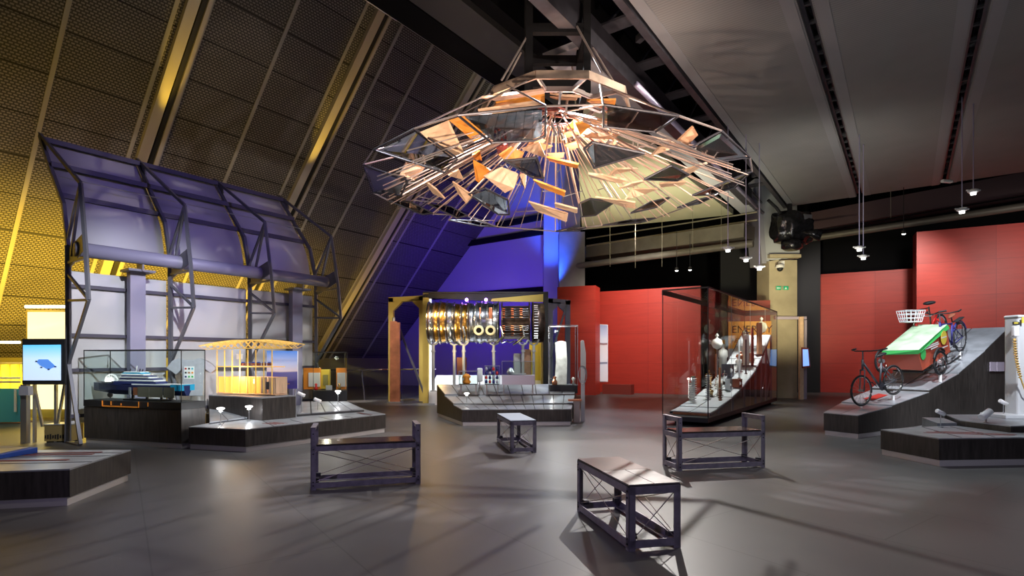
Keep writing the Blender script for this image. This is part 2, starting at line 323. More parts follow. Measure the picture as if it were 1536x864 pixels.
def copy_tree(o, parent=None):
    c = o.copy(); COL.objects.link(c); c.parent = parent
    for ch in list(o.children): copy_tree(ch, c)
    return c
def text_mesh(txt, size, m, origin, xdir, parent, name='lettering', depth=.004, ydir=ZZ):
    cu = bpy.data.curves.new('txt', 'FONT'); cu.body = txt; cu.size = size; cu.extrude = depth
    t = bpy.data.objects.new('txt', cu); COL.objects.link(t); bpy.context.view_layer.update()
    me = bpy.data.meshes.new_from_object(t.evaluated_get(bpy.context.evaluated_depsgraph_get())); bpy.data.objects.remove(t)
    x = Vector(xdir).normalized(); y = Vector(ydir).normalized(); z = x.cross(y); R = Matrix((x, y, z)).transposed()
    org = ORG[parent.name]
    for v in me.vertices: v.co = R@v.co+Vector(origin)-org
    me.materials.clear(); me.materials.append(M[m]); o = bpy.data.objects.new(name, me); COL.objects.link(o); o.parent = parent; ORG[o.name] = org
    return o

# ------------------------------------------------------------------ the setting
struct(MB().box((2, 14, -.1), (60, 60, .2)).build('floor', 'floor'))
# leaning wall on the left, with panels of expanded metal
def SL(a, z): return AB(a, SB+(z-SZ)/SK, z)
sl = math.sqrt(1+1/SK**2)
mb = MB(); a0, a1 = -6, 26; z0, z1 = 1.5, 14
rows = [[SL(a, z) for a in (a0, a1)] for z in (z0, z1)]
mb.grid(rows, uvs=[[(a, z*sl) for a in (a0, a1)] for z in (z0, z1)])
struct(mb.build('wall_left', 'perf', solid=.05))
struct(MB().box(AB(10, SB+(1.5-SZ)/SK-.1, .75), (.2, 40, 1.5), -math.atan2(U.x, U.y)).build('wall_left_foot', 'olive_wall'))
nrm = (V*SK-ZZ).normalized()*-1
nrm = Vector((V.x*SK, V.y*SK, -1)).normalized()       # out of the wall, into the room
def batten(a, w, t, off, m, name):
    p, q = SL(a, z0)+nrm*off, SL(a, z1)+nrm*off
    return MB().bar(p, q, w, t, nrm).build(name, m)
mat('batten', (.36, .345, .32), .5, .2); mat('rib', (.50, .46, .40), .42, .3)
def a_of(px, py): p = SP(px, py); return p.dot(U)
ti = 1
for px, py in ((103, 0), (265, 0), (318, 0), (446, 0), (620, 0), (552, 0), (646, 70), (712, 105), (757, 87), (-60, 0)):
    o = batten(a_of(px, py), .10, .03, .05, 'batten', 'trim_%d' % ti); ti += 1; struct(o)
for px, py in ((287, 0), (575, 0), (728, 87)):
    a = a_of(px, py)
    for da, m, w_, t_ in ((0, 'rib', .26, .16), (.24, 'black', .12, .10), (.36, 'rib', .10, .14)):
        o = batten(a+da, w_, t_, t_/2+.03, m, 'trim_%d' % ti); ti += 1; struct(o)
lp = SP(682, 393)
for px, py in ((480, 640), ):
    pass
for px, py in ((640, 380),):
    o = batten(a_of(px, py), .10, .03, .05, 'batten', 'trim_%d' % ti); ti += 1; struct(o)
# end wall, blue lit: Y = 26.5 - .556 X
def EW(x, z=0, off=0): return Vector((x, 26.5-.556*x-off, z))
mat('end_wall', (.42, .42, .48), .6)
struct(MB().prism([EW(-13), EW(3.1), EW(3.1, 13), EW(-13, 13)], (0, .3, 0)).build('wall_back', 'end_wall'))
mbk = MB()
for (x0, y0, x1, y1, t) in ((735, 347, 817, 327, 1), (700, 374, 817, 351, 2), (690, 448, 818, 436, 3)):
    pass
def EWpx(px, py):
    r = (px-CX)/F; d = 26.5/(1+.556*r); return P(px, py, d-.12)
for x0, y0, x1, y1 in ((745, 338, 817, 325), (700, 366, 817, 347), (650, 446, 818, 434)):
    d1 = EWpx(x0, y0); d2 = EWpx(x1, y1)
    o = MB().bar(d1, d2, .25, .24).build('trim_%d' % ti, 'matte_black'); ti += 1; struct(o)
# column and black back of hall
struct(MB().box(P(857, 500, 24.6)*Vector((1, 1, 0))+Vector((0, 0, 4.5)) if False else Vector(((857-CX)/F*24.2, 24.2, 3.5)), (1.12, .6, 7.0)).build('trim_%d' % ti, 'grey_concrete')); ti += 1
struct(MB().prism([(3.0, 30, 0), (36, 14, 0), (36, 14, 13), (3.0, 30, 13)], (.1, .3, 0)).build('wall_far', 'matte_black'))
def redwall(name, c, s, r0, r1, z, th=.25):
    Yf = lambda r: c/(1+s*r)
    A = Vector((Yf(r0)*r0, Yf(r0), 0)); B = Vector((Yf(r1)*r1, Yf(r1), 0)); n = Vector((s, 1, 0)).normalized()*th; L = (B-A).length
    mb = MB(); mb.prism([A, B, B+ZZ*z, A+ZZ*z], n)
    for f in mb.bm.faces:
        for l in f.loops:
            co = l.vert.co; l[mb.uv].uv = ((co-A).dot((B-A).normalized()), co.z)
    return struct(mb.build(name, 'red_wall'))
redwall('wall_red_centre', 25.76, .54, .1524, .345, 4.35)
redwall('wall_red_right', 30.8, .534, .549, .76, 5.1)
redwall('wall_red_near', 28.6, .534, .740, 1.25, 6.2, .8)
redwall('wall_red_left', 22.85, .38, .0829, .1524, 4.35, .9)
struct(MB().prism([(9.0, 23.6, 0), (13.2, 23.4, 0), (13.2, 23.4, 7), (9.0, 23.6, 7)], (0, .1, 0)).build('wall_dark', 'black'))
# ceilings
CZ = 6.78
def cpanel(name, b0, b1, a0, a1, m='ceil', z=CZ, t=.12):
    mb = MB(); mb.hexa([AB(a0, b0, z), AB(a1, b0, z), AB(a1, b1, z), AB(a0, b1, z), AB(a0, b0, z+t), AB(a1, b0, z+t), AB(a1, b1, z+t), AB(a0, b1, z+t)])
    for f in mb.bm.faces:
        for l in f.loops: l[mb.uv].uv = (l.vert.co.dot(U), l.vert.co.dot(V))
    return struct(mb.build(name, m))
cpanel('ceiling', -3.35, -1.33, -4, 21.2); cpanel('ceiling', -1.15, .83, -4, 21.2); cpanel('ceiling', 1.02, 3.1, -4, 21.2); cpanel('ceiling', 3.25, 5.3, -4, 21.2)
mat('ceiling_margin', (.22, .22, .235), .6)
for b in (-3.25, -1.45, -1.03, .71, 1.14, 2.98): cpanel('ceiling', b-.09, b+.09, -4, 21.2, 'ceiling_margin', CZ-.012, .02)
oc = [P(x, y, (CZ-EYE)*F/(HY-y)) for x, y in ((873, 345), (1100, 322), (930, 186), (862, 150))]
struct(MB().prism([Vector((p.x, p.y, CZ)) for p in oc], (0, 0, .2)).build('ceiling', 'olive_ceiling'))
pr = EWpx(826, 400); struct(MB().prism([(pr.x-.34, pr.y-.35, 0), (pr.x+.34, pr.y-.35, 0), (pr.x+.34, pr.y-.35, 13), (pr.x-.34, pr.y-.35, 13)], (0, .6, 0)).build('trim_%d' % ti, 'end_wall')); ti += 1
cpanel('ceiling', -4.92, -4.42, 9.9, 21.2, 'pale_ceiling', CZ-.02)
cpanel('ceiling', -5.25, -4.42, 8.2, 9.9, 'pale_ceiling', CZ-.02)
cpanel('ceiling', -16, 8, -6, 30, 'matte_black', 13, .1)
# truss bridges seen in the gaps
def truss(name, label, b, z, a0, a1, w, h, step, m='dark_steel', rung='soffit', rw=.06):
    t = thing(name, label, 'truss', AB(a0, b, z))
    mb = MB()
    for sb in (-w/2, w/2):
        for sz in (0, h): mb.bar(AB(a0, b+sb, z+sz), AB(a1, b+sb, z+sz), .05, .05)
    mb.build('chord', m, t); mb = MB(); a = a0; k = 0
    while a < a1-step:
        mb.bar(AB(a, b-w/2, z), AB(a, b+w/2, z), rw, .04); mb.bar(AB(a, b-w/2, z), AB(a+step, b-w/2, z+h), .04); mb.bar(AB(a+step/2, b+w/2, z), AB(a+step, b+w/2, z+h), .04)
        if k % 3 == 0: mb.box(AB(a+step/2, b, z+.1), (.1, .16, .12), .4)
        a += step; k += 1
    mb.build('rung', rung, t); return t
truss('roof_truss', 'dark steel truss in the gap between the two ceiling panels left of centre', -1.24, CZ+.14, 4, 21.3, .13, .35, .55)
truss('roof_truss', 'dark steel truss in the gap between the rightmost ceiling panels', .925, CZ+.14, 4, 21.3, .14, .35, .55)
truss('roof_truss', 'deep black steel truss above the pale pipe, left of the ribbed ceiling', -3.85, CZ+.3, 4, 21.3, .8, 1.5, 1.5, 'dark_steel', 'dark_steel', .3)
# black steel along the truss zone and over the olive ceiling
def ubeam(name, label, b, z, a0, a1, w, h, m, cat='beam'):
    return tag(MB().bar(AB(a0, b, z), AB(a1, b, z), w, h).build(name, m), label, cat)
ubeam('roof_beam', 'violet-lit black steel beam beside the pale ceiling strip', -4.28, CZ+.05, 3, 19.4, .22, .5, 'dark_steel')
ubeam('roof_beam', 'black steel edge beam along the left side of the ribbed ceiling', -3.45, CZ+.15, 3, 21.2, .12, .4, 'dark_steel')
ubeam('roof_beam', 'wide grey soffit beam above and left of the hanging sculpture', -8.0, 9.1, 0, 14.5, .88, .3, 'soffit')
ubeam('roof_beam', 'black beam right of the wide grey soffit beam', -7.33, 9.3, 0, 14.5, .35, .5, 'matte_black')
ubeam('roof_beam', 'grey ceiling box above the sculpture mast', -6.7, 9.2, 0, 8.2, .75, .3, 'soffit')
ubeam('roof_beam', 'black beam at the top of the leaning wall', -9.0, 9.3, 0, 16, .7, .4, 'matte_black')
ubeam('roof_beam', 'black longitudinal beam over the sculpture hub', -5.8, 9.0, 0, 16, .7, .5, 'matte_black')
t = thing('lighting_track', 'grey double lighting track running below the roof at top left', 'track', AB(4, -9.45, 9.2))
for db in (0, .28): MB().tube([AB(1, -9.45+db, 9.2), AB(8.6, -9.45+db, 9.2)], .035).build('rail', 'aluminium', t)
for a in (5.2, 6.0, 8.5): MB().box(AB(a, -9.31, 9.2), (.4, .12, .1), .6).build('bracket', 'aluminium', t)
MB().tube([AB(8.6, -9.45, 9.2), AB(16, -9.45, 9.2)], .022).build('cable', 'aluminium', t)
tag(MB().tube([AB(9.4, -4.0, 6.45), AB(20.2, -4.0, 6.45)], .055, 12).build('overhead_pipe', 'lilac_pipe', smooth=True), 'long pale violet pipe slung under the black truss right of the sculpture', 'pipe')
# ducts across the back
def vduct(name, label, pA, dA, pB, dB, w, h, m, rnd=False, cat='duct'):
    A, B = P(*pA, dA), P(*pB, dB)
    mb = MB()
    if rnd: mb.tube([A, B], w/2, 14)
    else: mb.bar(A, B, w, h)
    return tag(mb.build(name, m, smooth=False), label, cat)
vduct('air_duct', 'broad flat grey duct under the olive ceiling behind the sculpture', (880, 381), 25, (1124, 348), 19.6, .9, .5, 'duct')
vduct('air_duct', 'round brown duct below the flat grey duct at the back', (866, 399), 24, (1130, 365), 19.4, .26, .26, 'duct', True)
vduct('air_duct', 'dark duct with red light in its colour, across the hall above the right red walls', (1215, 336), 24, (1600, 268), 18.5, 1.0, .75, 'duct_red_lit')
vduct('air_duct', 'round brown duct above the right red walls', (1215, 358), 23, (1600, 300), 18, .26, .26, 'duct', True)
vduct('pipe_run', 'yellowish thin pipe just behind the olive ceiling edge, upper one', (880, 358), 24, (1136, 318), 19.6, .06, .06, 'pipe', True, 'pipe')
vduct('pipe_run', 'yellowish thin pipe just behind the olive ceiling edge, lower one', (880, 369), 24, (1136, 330), 19.6, .08, .08, 'pipe', True, 'pipe')
vduct('pipe_run', 'red-brown thin pipe above the red-lit duct at right', (1300, 305), 22.5, (1600, 262), 18.6, .09, .09, 'red_paint', True, 'pipe')
vduct('pipe_run', 'black cable tray line crossing the red-lit duct at right', (1215, 348), 22, (1600, 283), 17.8, .05, .05, 'matte_black', True, 'pipe')
# main column at right
t = thing('hall_column', 'tall concrete column with a flared grey steel head, right of centre', 'column', (9.97, 20.4, 0))
MB().box((9.97, 20.6, 2.54), (1.03, 1.0, 5.08)).build('shaft', 'concrete', t)
mb = MB(); A = P(1150, 392, 20.1); B = P(1200, 385, 20.1); C_ = P(1193, 268, 20.1); D_ = P(1140, 268, 20.1)
mb.prism([A, B, C_, D_], (0, .9, 0)); mb.build('head', 'column_steel', t)
mb = MB(); mb.prism([P(1143, 395, 20.0), P(1150, 395, 20.0), P(1141, 268, 20.0), P(1132, 268, 20.0)], (0, 1.0, 0)); mb.build('flange', 'grey_paint', t)
MB().box((9.97, 20.05, 5.2), (1.15, .25, .12)).build('collar', 'concrete', t)
for q in (1, ):
    e = thing('exit_sign', 'small green exit sign with arrow on the concrete column', 'sign', P(1173, 437, 20.05))
    MB().box(P(1173, 432, 20.06), (.5, .02, .15)).build('panel', 'glass', e)
    MB().box(P(1168, 432, 20.04), (.17, .012, .13)).build('green_square', 'exit_green', e); MB().box(P(1179, 432, 20.04), (.17, .012, .13)).build('green_square', 'exit_green', e)
    MB().bar(P(1166, 432, 20.03), P(1170.5, 432, 20.03), .012, .03).prism([P(1165, 432, 20.03), P(1167, 430.6, 20.03), P(1167, 433.4, 20.03)], (0, .01, 0)).build('arrow', 'white', e)
    MB().prism([P(1177, 433.5, 20.03), P(1179, 430.5, 20.03), P(1180.5, 433.5, 20.03)], (0, .01, 0)).build('figure', 'white', e)
c = thing('camera_dome', 'white dome camera on a bracket high on the concrete column', 'camera', P(1171, 405, 19.8))
MB().box(P(1172, 396, 19.95), (.12, .25, .2)).build('bracket', 'white', c); MB().lathe([(.02, .16), (.14, .1), (.14, 0)], P(1170, 402, 19.8), n=16).build('housing', 'white', c, True)
MB().lathe([(.11, 0), (.09, -.08), (.04, -.12), (0, -.13)], P(1170, 402, 19.8), n=16).build('lens_dome', 'black', c, True)
# dark wrapped machine hanging beside the column
g = thing('wrapped_projector', 'dark lumpy plastic-wrapped machine hung beside the column head', 'machine', P(1190, 372, 18.6))
mb = MB(); bmesh.ops.create_icosphere(mb.bm, subdivisions=4, radius=1)
cc = P(1188, 343, 18.8)
from mathutils import noise as MN
for v in mb.bm.verts:
    k = 1+.22*MN.noise(v.co*2.3)+.10*MN.noise(v.co*5)
    c0 = v.co*k; v.co = cc+Vector((max(-.62, min(.62, c0.x*.80)), c0.y*.55, max(-.52, min(.55, c0.z*.70)) - .25*c0.x*.3))
mb.build('wrapping', 'plastic_wrap', g, True)
MB().lathe([(.05, 0), (.12, .3), (.20, .55), (.17, .56), (.0, .5)], P(1204, 348, 18.3), (1, -.25, -.25)).build('horn', 'plastic_wrap', g, True)
MB().box(P(1211, 327, 18.4), (.35, .1, .25), .3).build('bracket_plate', 'aluminium', g, bevel=.03)
MB().lathe([(.34, 0), (.34, -.22), (.22, -.3), (0, -.3)], P(1188, 362, 18.5), n=18).build('lower_ring', 'plastic_wrap', g, True)
MB().tube([P(1152, 300, 18.4), P(1165, 312, 18.5), P(1172, 322, 18.6)], .05).build('cable', 'black', g)
MB().bar(P(1185, 320, 18.8), P(1180, 250, 18.8), .12).build('hanger', 'black', g)

# ------------------------------------------------------------------ benches
def make_bench(label, arms, L, W, seatmats):
    H, HA = .5, .69
    t = thing('steel_bench', label, 'bench', (0, 0, 0), None); s = .055
    top = HA if arms else H-.02
    for x in (s/2, L-s/2):
        for y in (s/2, W-s/2):
            mb = MB(); sx = 1 if x < L/2 else -1; sy = 1 if y < W/2 else -1
            mb.box((x-sx*(s/2-.005), y, top/2), (.010, s, top)); mb.box((x, y-sy*(s/2-.005), top/2), (s, .010, top))
            leg = mb.build('leg', 'bench_steel', t)
            mb = MB()
            for z in (.05, .09, .40, .45) + ((.62,) if arms else ()): mb.lathe([(.008, 0), (.008, .006), (0, .009)], (x, y-sy*(s/2), z), (0, -sy, 0), 8)
            mb.build('bolt', 'bolt', leg)
    for z, h in ((H-.045, .06), (.05, .06)):
        for y in (.006, W-.006): MB().box((L/2, y, z), (L-.02, .012, h)).build('rail', 'bench_steel', t)
        for x in (.006, L-.006): MB().box((x, W/2, z), (.012, W-.02, h)).build('rail', 'bench_steel', t)
    for y in (.012, W-.012): MB().box((L/2, y+(.02 if y < W/2 else -.02), .022), (L-.02, .04, .008)).build('rail_flange', 'bench_steel', t)
    for y in (.02, W-.02):
        for (za, zb) in ((.09, .42), (.42, .09)): MB().tube([(.05, y, za), (L-.05, y, zb)], .004, 6).build('brace_rod', 'rod', t)
    for x in (.02, L-.02):
        for (za, zb) in ((.09, .42), (.42, .09)): MB().tube([(x, .05, za), (x, W-.05, zb)], .004, 6).build('brace_rod', 'rod', t)
    for x in (.06, L-.06):
        for y in (.06, W-.06): MB().box((x, y, .10), (.05, .05, .04)).build('corner_bracket', 'dark_steel', t)
    MB().box((L/2, W/2, H-.013), (L-.012 if not arms else L-.12, W, .012)).build('seat_edge', 'black', t)
    n = len(seatmats); x0 = .004 if not arms else .06; wd = (L-2*x0)
    for i, (f0, f1, g0, g1, m) in enumerate(seatmats):
        MB().box((x0+wd*(f0+f1)/2, W*(g0+g1)/2, H-.003), (wd*(f1-f0)-.006, W*(g1-g0)-.008, .010)).build('seat', m, t)
    if arms:
        for x in (s/2, L-s/2): MB().box((x, W/2, HA-.004), (s, W, .012)).build('armrest', 'bench_steel', t); MB().box((x, W/2, HA-.035), (.012, W-.03, .05)).build('arm_rail', 'bench_steel', t)
    return t
mat('seat_dark', (.07, .045, .035), .18, .2); mat('seat_brown', (.075, .038, .03), .3, .2, noise=.2, nscale=5); mat('seat_pale', (.25, .225, .205), .35, noise=.3, nscale=6); mat('seat_white', (.36, .41, .46), .3)
def put(o, loc, ang): o.location = loc; o.rotation_euler = (0, 0, ang)
b = make_bench('armless steel bench closest to the camera, half brown half pale stone seat', False, 1.13, .43, [(0, .47, 0, .5, 'seat_pale'), (0, .47, .5, 1, 'seat_pale'), (.47, 1, 0, 1, 'seat_brown')])
put(b, (1.295, 4.197, 0), math.atan2(.974, -.226))
b = make_bench('small armless steel bench with a pale blue-white seat before the engine platform', False, 1.15, .41, [(0, 1, 0, 1, 'seat_white')])
put(b, (.378, 8.45, 0), math.atan2(.974, -.206))
b = make_bench('steel bench with raised ends and dark glossy seat, left of centre', True, 1.2, .43, [(0, 1, 0, 1, 'seat_dark')])
put(b, (-2.215, 6.01, 0), math.atan2(.33, 1.16))
b = make_bench('steel bench with raised ends in front of the tall glass case', True, 1.26, .43, [(0, 1, 0, 1, 'seat_dark')])
put(b, (2.14, 7.035, 0), math.atan2(.255, 1.24))

# ------------------------------------------------------------------ display platforms
def platform(label, poly, z, parts=None, skirt=.085, name='display_platform', inset=.012):
    base = [Vector((p[0], p[1], 0)) for p in poly]; c = sum(base, Vector())/len(base)
    t = thing(name, label, 'platform', c)
    MB().prism([c+(p-c)*(1-inset) for p in base], (0, 0, skirt)).build('skirting', 'skirting', t)
    MB().prism([p+ZZ*skirt for p in base], (0, 0, z-skirt-.015)).build('body', 'wood', t)
    MB().prism([p+ZZ*(z-.015) for p in base], (0, 0, .015)).build('top_sheet', 'plate', t)
    return t
def seams(t, pairs, z):                                # thin dark joints between top plates
    mb = MB()
    for p, q in pairs: mb.bar(Vector((*p, z+.001)), Vector((*q, z+.001)), .018, .004)
    return mb.build('joint', 'plate_edge', t)
# left front platform
t = platform('low dark platform at the bottom left corner of the room, nearest the camera', [(-4.36, 5.39), (-4.54, 6.51), (-9.5, 6.45), (-8.4, 4.5)], .365)
seams(t, [((-4.42, 5.75), (-8.8, 5.2)), ((-4.48, 6.1), (-9, 5.75)), ((-4.5, 6.3), (-9, 6.1))], .365)
mb = MB()
for (x0, y0, x1, y1) in ((-4.75, 5.85, -5.9, 5.75), (-4.75, 6.2, -5.7, 6.12), (-4.75, 6.32, -5.6, 6.25)): mb.bar((x0, y0, .368), (x1, y1, .368), .05, .004)
mb.build('caption_strip', 'dark_red', t)
t = thing('blue_display_panel', 'blue-edged tilted white panel on the bottom left platform', 'panel', (-5.9, 6.0, .37))
MB().hexa([(-7.5, 5.6, .37), (-5.55, 5.78, .37), (-5.45, 6.28, .37), (-7.5, 6.35, .37), (-7.5, 5.6, .40), (-5.55, 5.78, .40), (-5.45, 6.28, .43), (-7.5, 6.35, .52)]).build('tray', 'blue_panel', t)
MB().hexa([(-7.5, 5.65, .402), (-5.6, 5.83, .402), (-5.52, 6.25, .43), (-7.5, 6.3, .515), (-7.5, 5.65, .41), (-5.6, 5.83, .41), (-5.52, 6.25, .44), (-7.5, 6.3, .525)]).build('face', 'plate', t)

# ship case
e1 = Vector((.952, -.306, 0)); e2 = Vector((.306, .952, 0)); o0 = Vector((-7.39, 9.44, 0))
def SC(x, y, z=0): return o0+e1*x*.924+e2*y+ZZ*(z if z < .1 else 1.45-(1.45-z)*.945)
def glassbox(t, f, L, D, z0, z1, edge='black', r=.010, top=True):
    for nm, q in (('front_pane', [(0, 0, z0), (L, 0, z0), (L, 0, z1), (0, 0, z1)]), ('back_pane', [(0, D, z0), (L, D, z0), (L, D, z1), (0, D, z1)]),
                  ('side_pane', [(0, 0, z0), (0, D, z0), (0, D, z1), (0, 0, z1)]), ('side_pane', [(L, 0, z0), (L, D, z0), (L, D, z1), (L, 0, z1)])) + ((('top_pane', [(0, 0, z1), (L, 0, z1), (L, D, z1), (0, D, z1)]),) if top else ()):
        MB().slab([f(*p) for p in q], .006).build(nm, 'glass', t)
    c = [(0, 0), (L, 0), (L, D), (0, D)]
    mb = MB()
    for i in range(4):
        mb.bar(f(*c[i], z0), f(*c[i], z1), r); mb.bar(f(*c[i], z1), f(*c[(i+1) % 4], z1), r*1.8)
    mb.build('edge_strip', edge, t)
t = thing('glass_display_case', 'long glass case on a dark wooden plinth holding a ship model', 'display case', SC(1.2, .3))
MB().hexa([SC(.02, .02), SC(2.35, .02), SC(2.35, .44), SC(.02, .44)]+[SC(.02, .02, .085), SC(2.35, .02, .085), SC(2.35, .44, .085), SC(.02, .44, .085)]).build('skirting', 'skirting', t)
MB().hexa([SC(0, 0, .085), SC(2.37, 0, .085), SC(2.37, .46, .085), SC(0, .46, .085), SC(0, 0, .58), SC(2.37, 0, .58), SC(2.37, .46, .58), SC(0, .46, .58)]).build('plinth', 'wood', t)
MB().hexa([SC(0, -.01, .585), SC(2.38, -.01, .585), SC(2.38, .46, .585), SC(0, .46, .585), SC(0, -.01, .70), SC(2.38, -.01, .70), SC(2.38, .46, .70), SC(0, .46, .70)]).build('glossy_band', 'black', t)
glassbox(t, SC, 2.37, .45, .70, 1.60)
mb = MB()
for x, h0, h1 in ((.5, .60, .70), (.72, .62, .69), (.97, .62, .66), (1.4, .59, .70), (1.62, .62, .69)): mb.bar(SC(x, -.014, h0), SC(x, -.014, h1), .03, .006)
mb.bar(SC(.5, -.014, .60), SC(1.4, -.014, .60), .006, .02); mb.build('orange_inlay', 'orange', t)
# the ship model
s = thing('ship_model', 'dark blue and white model ship inside the long glass case', 'model ship', SC(1.2, .32, .70))
def hull(x0, x1, zb, zt, w, m, name, rake=.12):
    mb = MB(); rows = []
    n = 14
    for i in range(n+1):
        f = i/n; x = x0+(x1-x0)*f; bow = min(1, f/.28)**.6; stern = min(1, (1-f)/.06+.55)
        hw = w/2*bow*stern; dz = .03*(1-min(1, f/.3))
        rows.append([SC(x-rake*(1-min(1, f/.15)), .24+yy*hw, zz) for yy, zz in ((-1, zt+dz), (-.85, zb+(zt-zb)*.45), (-.35, zb+ (zt-zb)*.35*(1-min(1, f/.22)) ), (.35, zb+(zt-zb)*.35*(1-min(1, f/.22))), (.85, zb+(zt-zb)*.45), (1, zt+dz))])
    mb.grid(rows); mb.bm.faces.new([mb.bm.verts.new(p) for p in rows[-1]][::-1])
    top = [r[0] for r in rows]+[r[-1] for r in rows[::-1]]; mb.bm.faces.new([mb.bm.verts.new(p) for p in top])
    return mb.build(name, m, s)
hull(.0, 2.22, .80, .98, .26, 'navy', 'hull')
MB().box(SC(2.10, .24, .945), (.22, .268, .10), -.33).build('stern_block', 'ship_blue', s); MB().box(SC(1.62, .24, .99), (1.1, .25, .02), -.33).build('deck', 'white', s)
for (x, l, z, h, w_, m) in ((1.08, 1.0, 1.015, .05, .22, 'navy'), (1.12, .84, 1.055, .03, .22, 'white_gloss'), (1.10, .78, 1.083, .02, .21, 'navy'), (1.06, .68, 1.11, .03, .2, 'white_gloss'), (1.05, .62, 1.135, .016, .19, 'navy'), (1.0, .54, 1.16, .03, .18, 'white_gloss'), (.98, .46, 1.185, .016, .17, 'ship_blue'), (.98, .40, 1.205, .02, .16, 'white_gloss'), (.56, .18, 1.01, .05, .18, 'dark_steel')):
    MB().box(SC(x, .24, z), (l, w_, h), -.33).build('superstructure', m, s, bevel=.008)
for x, h in ((.82, .07), (.98, .12), (1.06, .07), (1.13, .06)): MB().bar(SC(x, .24, 1.2), SC(x+.02, .24, 1.2+h), .012).build('mast', 'black' if h < .1 else 'white', s)
MB().box(SC(.34, .24, 1.02), (.28, .2, .02), -.33).build('foredeck', 'aluminium', s)
mb = MB(); pts = [SC(.34+.17*math.cos(a), .24, 1.03+.13*math.sin(a)) for a in [math.pi*k/10 for k in range(11)]]; mb.tube(pts, .012, 6)
for k in range(1, 10): mb.tube([pts[k], SC(.34, .24, 1.03)], .004, 5)
mb.build('helideck_arch', 'white', s); MB().lathe([(0, -.04), (.03, -.03), (.04, 0), (.03, .03), (0, .04)], SC(.34, .18, 1.05), n=12).build('radome', 'bulb', s, True)
for x in (.9, 1.25, 1.6): MB().bar(SC(x, .24, .70), SC(x, .24, .82), .03).build('stand_post', 'black', s)
MB().box(SC(1.25, .24, .712), (.9, .18, .024), -.33).build('stand_base', 'black', s)
for x in (.3, 1.8): MB().lathe([(.045, 0), (.045, .02)], SC(x, .24, .78), e1, 8).build('propeller', 'dark_steel', s)
for k, (x, l) in enumerate(((1.42, .26), (1.72, .28), (2.02, .24))): tag(MB().box(SC(x, .05, .865), (l, .008, .17), -.33).build('caption_panel', 'caption'), 'dark caption panel standing in the ship case, ' + ('left of three', 'middle of three', 'right of three')[k], 'caption panel', 'caption panels in the ship case')
for x in (1.06, 1.21): tag(MB().box(SC(x, .07, .87), (.05 if x < 1.1 else .12, .01, .13), -.33).build('caption_panel', 'plate' if x < 1.1 else 'copper'), 'narrow silver caption plate by the ship bow' if x < 1.1 else 'copper coloured square plate beside the ship hull', 'caption panel')
# T shirt on a stand
t = thing('tshirt_display', 'grey T-shirt with small coloured pictures, spread on a stand behind the ship case', 'T-shirt', P(285, 600, 10.5))
ts = lambda x, y: P(x, y, 10.5)
prof = [(268, 537), (276, 540), (290, 540), (298, 537), (310, 541), (324, 553), (316, 560), (306, 553), (304, 594), (274, 594), (273, 553), (264, 562), (249, 552), (258, 541)]
mb = MB(); mb.prism([ts(*p) for p in prof], (0, .08, 0)); mb.build('shirt', 'cloth', t, bevel=.01)
mb = MB(); MB().box(ts(284, 559)-Vector((0, .004, 0)), (.19, .006, .24)).build('print_ground', 'white', t)
pc = ['red_paint', 'black', 'teal', 'black', 'tan_wood', 'orange', 'navy', 'green', 'green']; k = 0
for j in range(3):
    for i in range(3):
        MB().box(ts(279+5*i, 553+6*j)-Vector((0, .01, 0)), (.035+.01*((i*j) % 2), .006, .035)).build('print', pc[k], t, bevel=.012); k += 1
MB().tube([ts(285, 594)+Vector((0, .04, 0)), Vector((ts(285, 594).x, 10.54, .36))], .015).build('stand', 'aluminium', t)

# lamp platform
PLT = [(-5.18, 8.76), (-4.12, 8.45), (-2.49, 10.77), (-3.1, 11.65), (-4.0, 13.4), (-6.2, 13.4), (-6.1, 10.9), (-5.0, 10.6)]
t = platform('dark angular platform with small lamps, left of centre', PLT, .36)
mb = [((-4.6, 8.6), (-4.9, 9.3)), ((-3.85, 8.83), (-4.35, 9.55)), ((-3.55, 9.27), (-3.95, 9.75)), ((-3.2, 9.75), (-3.6, 10.2)), ((-2.95, 10.1), (-3.35, 10.55)), ((-2.7, 10.45), (-3.1, 10.9))]
seams(t, mb, .36)
m2 = MB()
for k in range(5): m2.bar((-2.72-.03*k, 10.62-.02*k+.05*k, .362), (-3.0-.03*k, 10.85+.05*k, .362), .03, .003)
for k in range(4): m2.bar((-3.9+.04*k, 9.05+.05*k, .362), (-4.2+.04*k, 9.2+.05*k, .362), .025, .003)
m2.build('caption_strip', 'dark_red', t)
def ramp_board(label, fl, fr, br, bl, n=5, zf=.36):
    t = thing('sloping_panel_board', label, 'display board', ((fl+fr+br+bl)/4)*Vector((1, 1, 0))+ZZ*zf)
    low = [Vector((p.x, p.y, zf)) for p in (fl, fr, br, bl)]
    MB().hexa(low+[p-ZZ*.012 for p in (fl, fr, br, bl)]).build('support', 'plate_edge', t)
    for i in range(n):
        a, b_ = i/n+.01, (i+1)/n-.01
        q = [fl.lerp(fr, a), fl.lerp(fr, b_), bl.lerp(br, b_), bl.lerp(br, a)]
        MB().hexa([p-ZZ*.01 for p in q]+[p+ZZ*.008 for p in q]).build('panel', 'plate', t)
    return t
ramp_board('sloping row of grey panels on the lamp platform, right of the house model block', G(445, 621, .41), G(546, 614, .41), G(521, 602.5, .52), G(452, 603, .52))
ramp_board('sloping grey panels between the ship case and the house model block', G(314, 633.7, .39), G(392, 624, .39), G(345, 613, .5), G(314, 613, .5), 3)
ramp_board('upper small sloping grey panel behind the ship case corner', G(316, 611.5, .5)+Vector((0, .03, 0)), G(343, 609.5, .5)+Vector((0, .03, 0)), P(320, 595, 11.6), P(310, 595, 11.6), 1, .36)
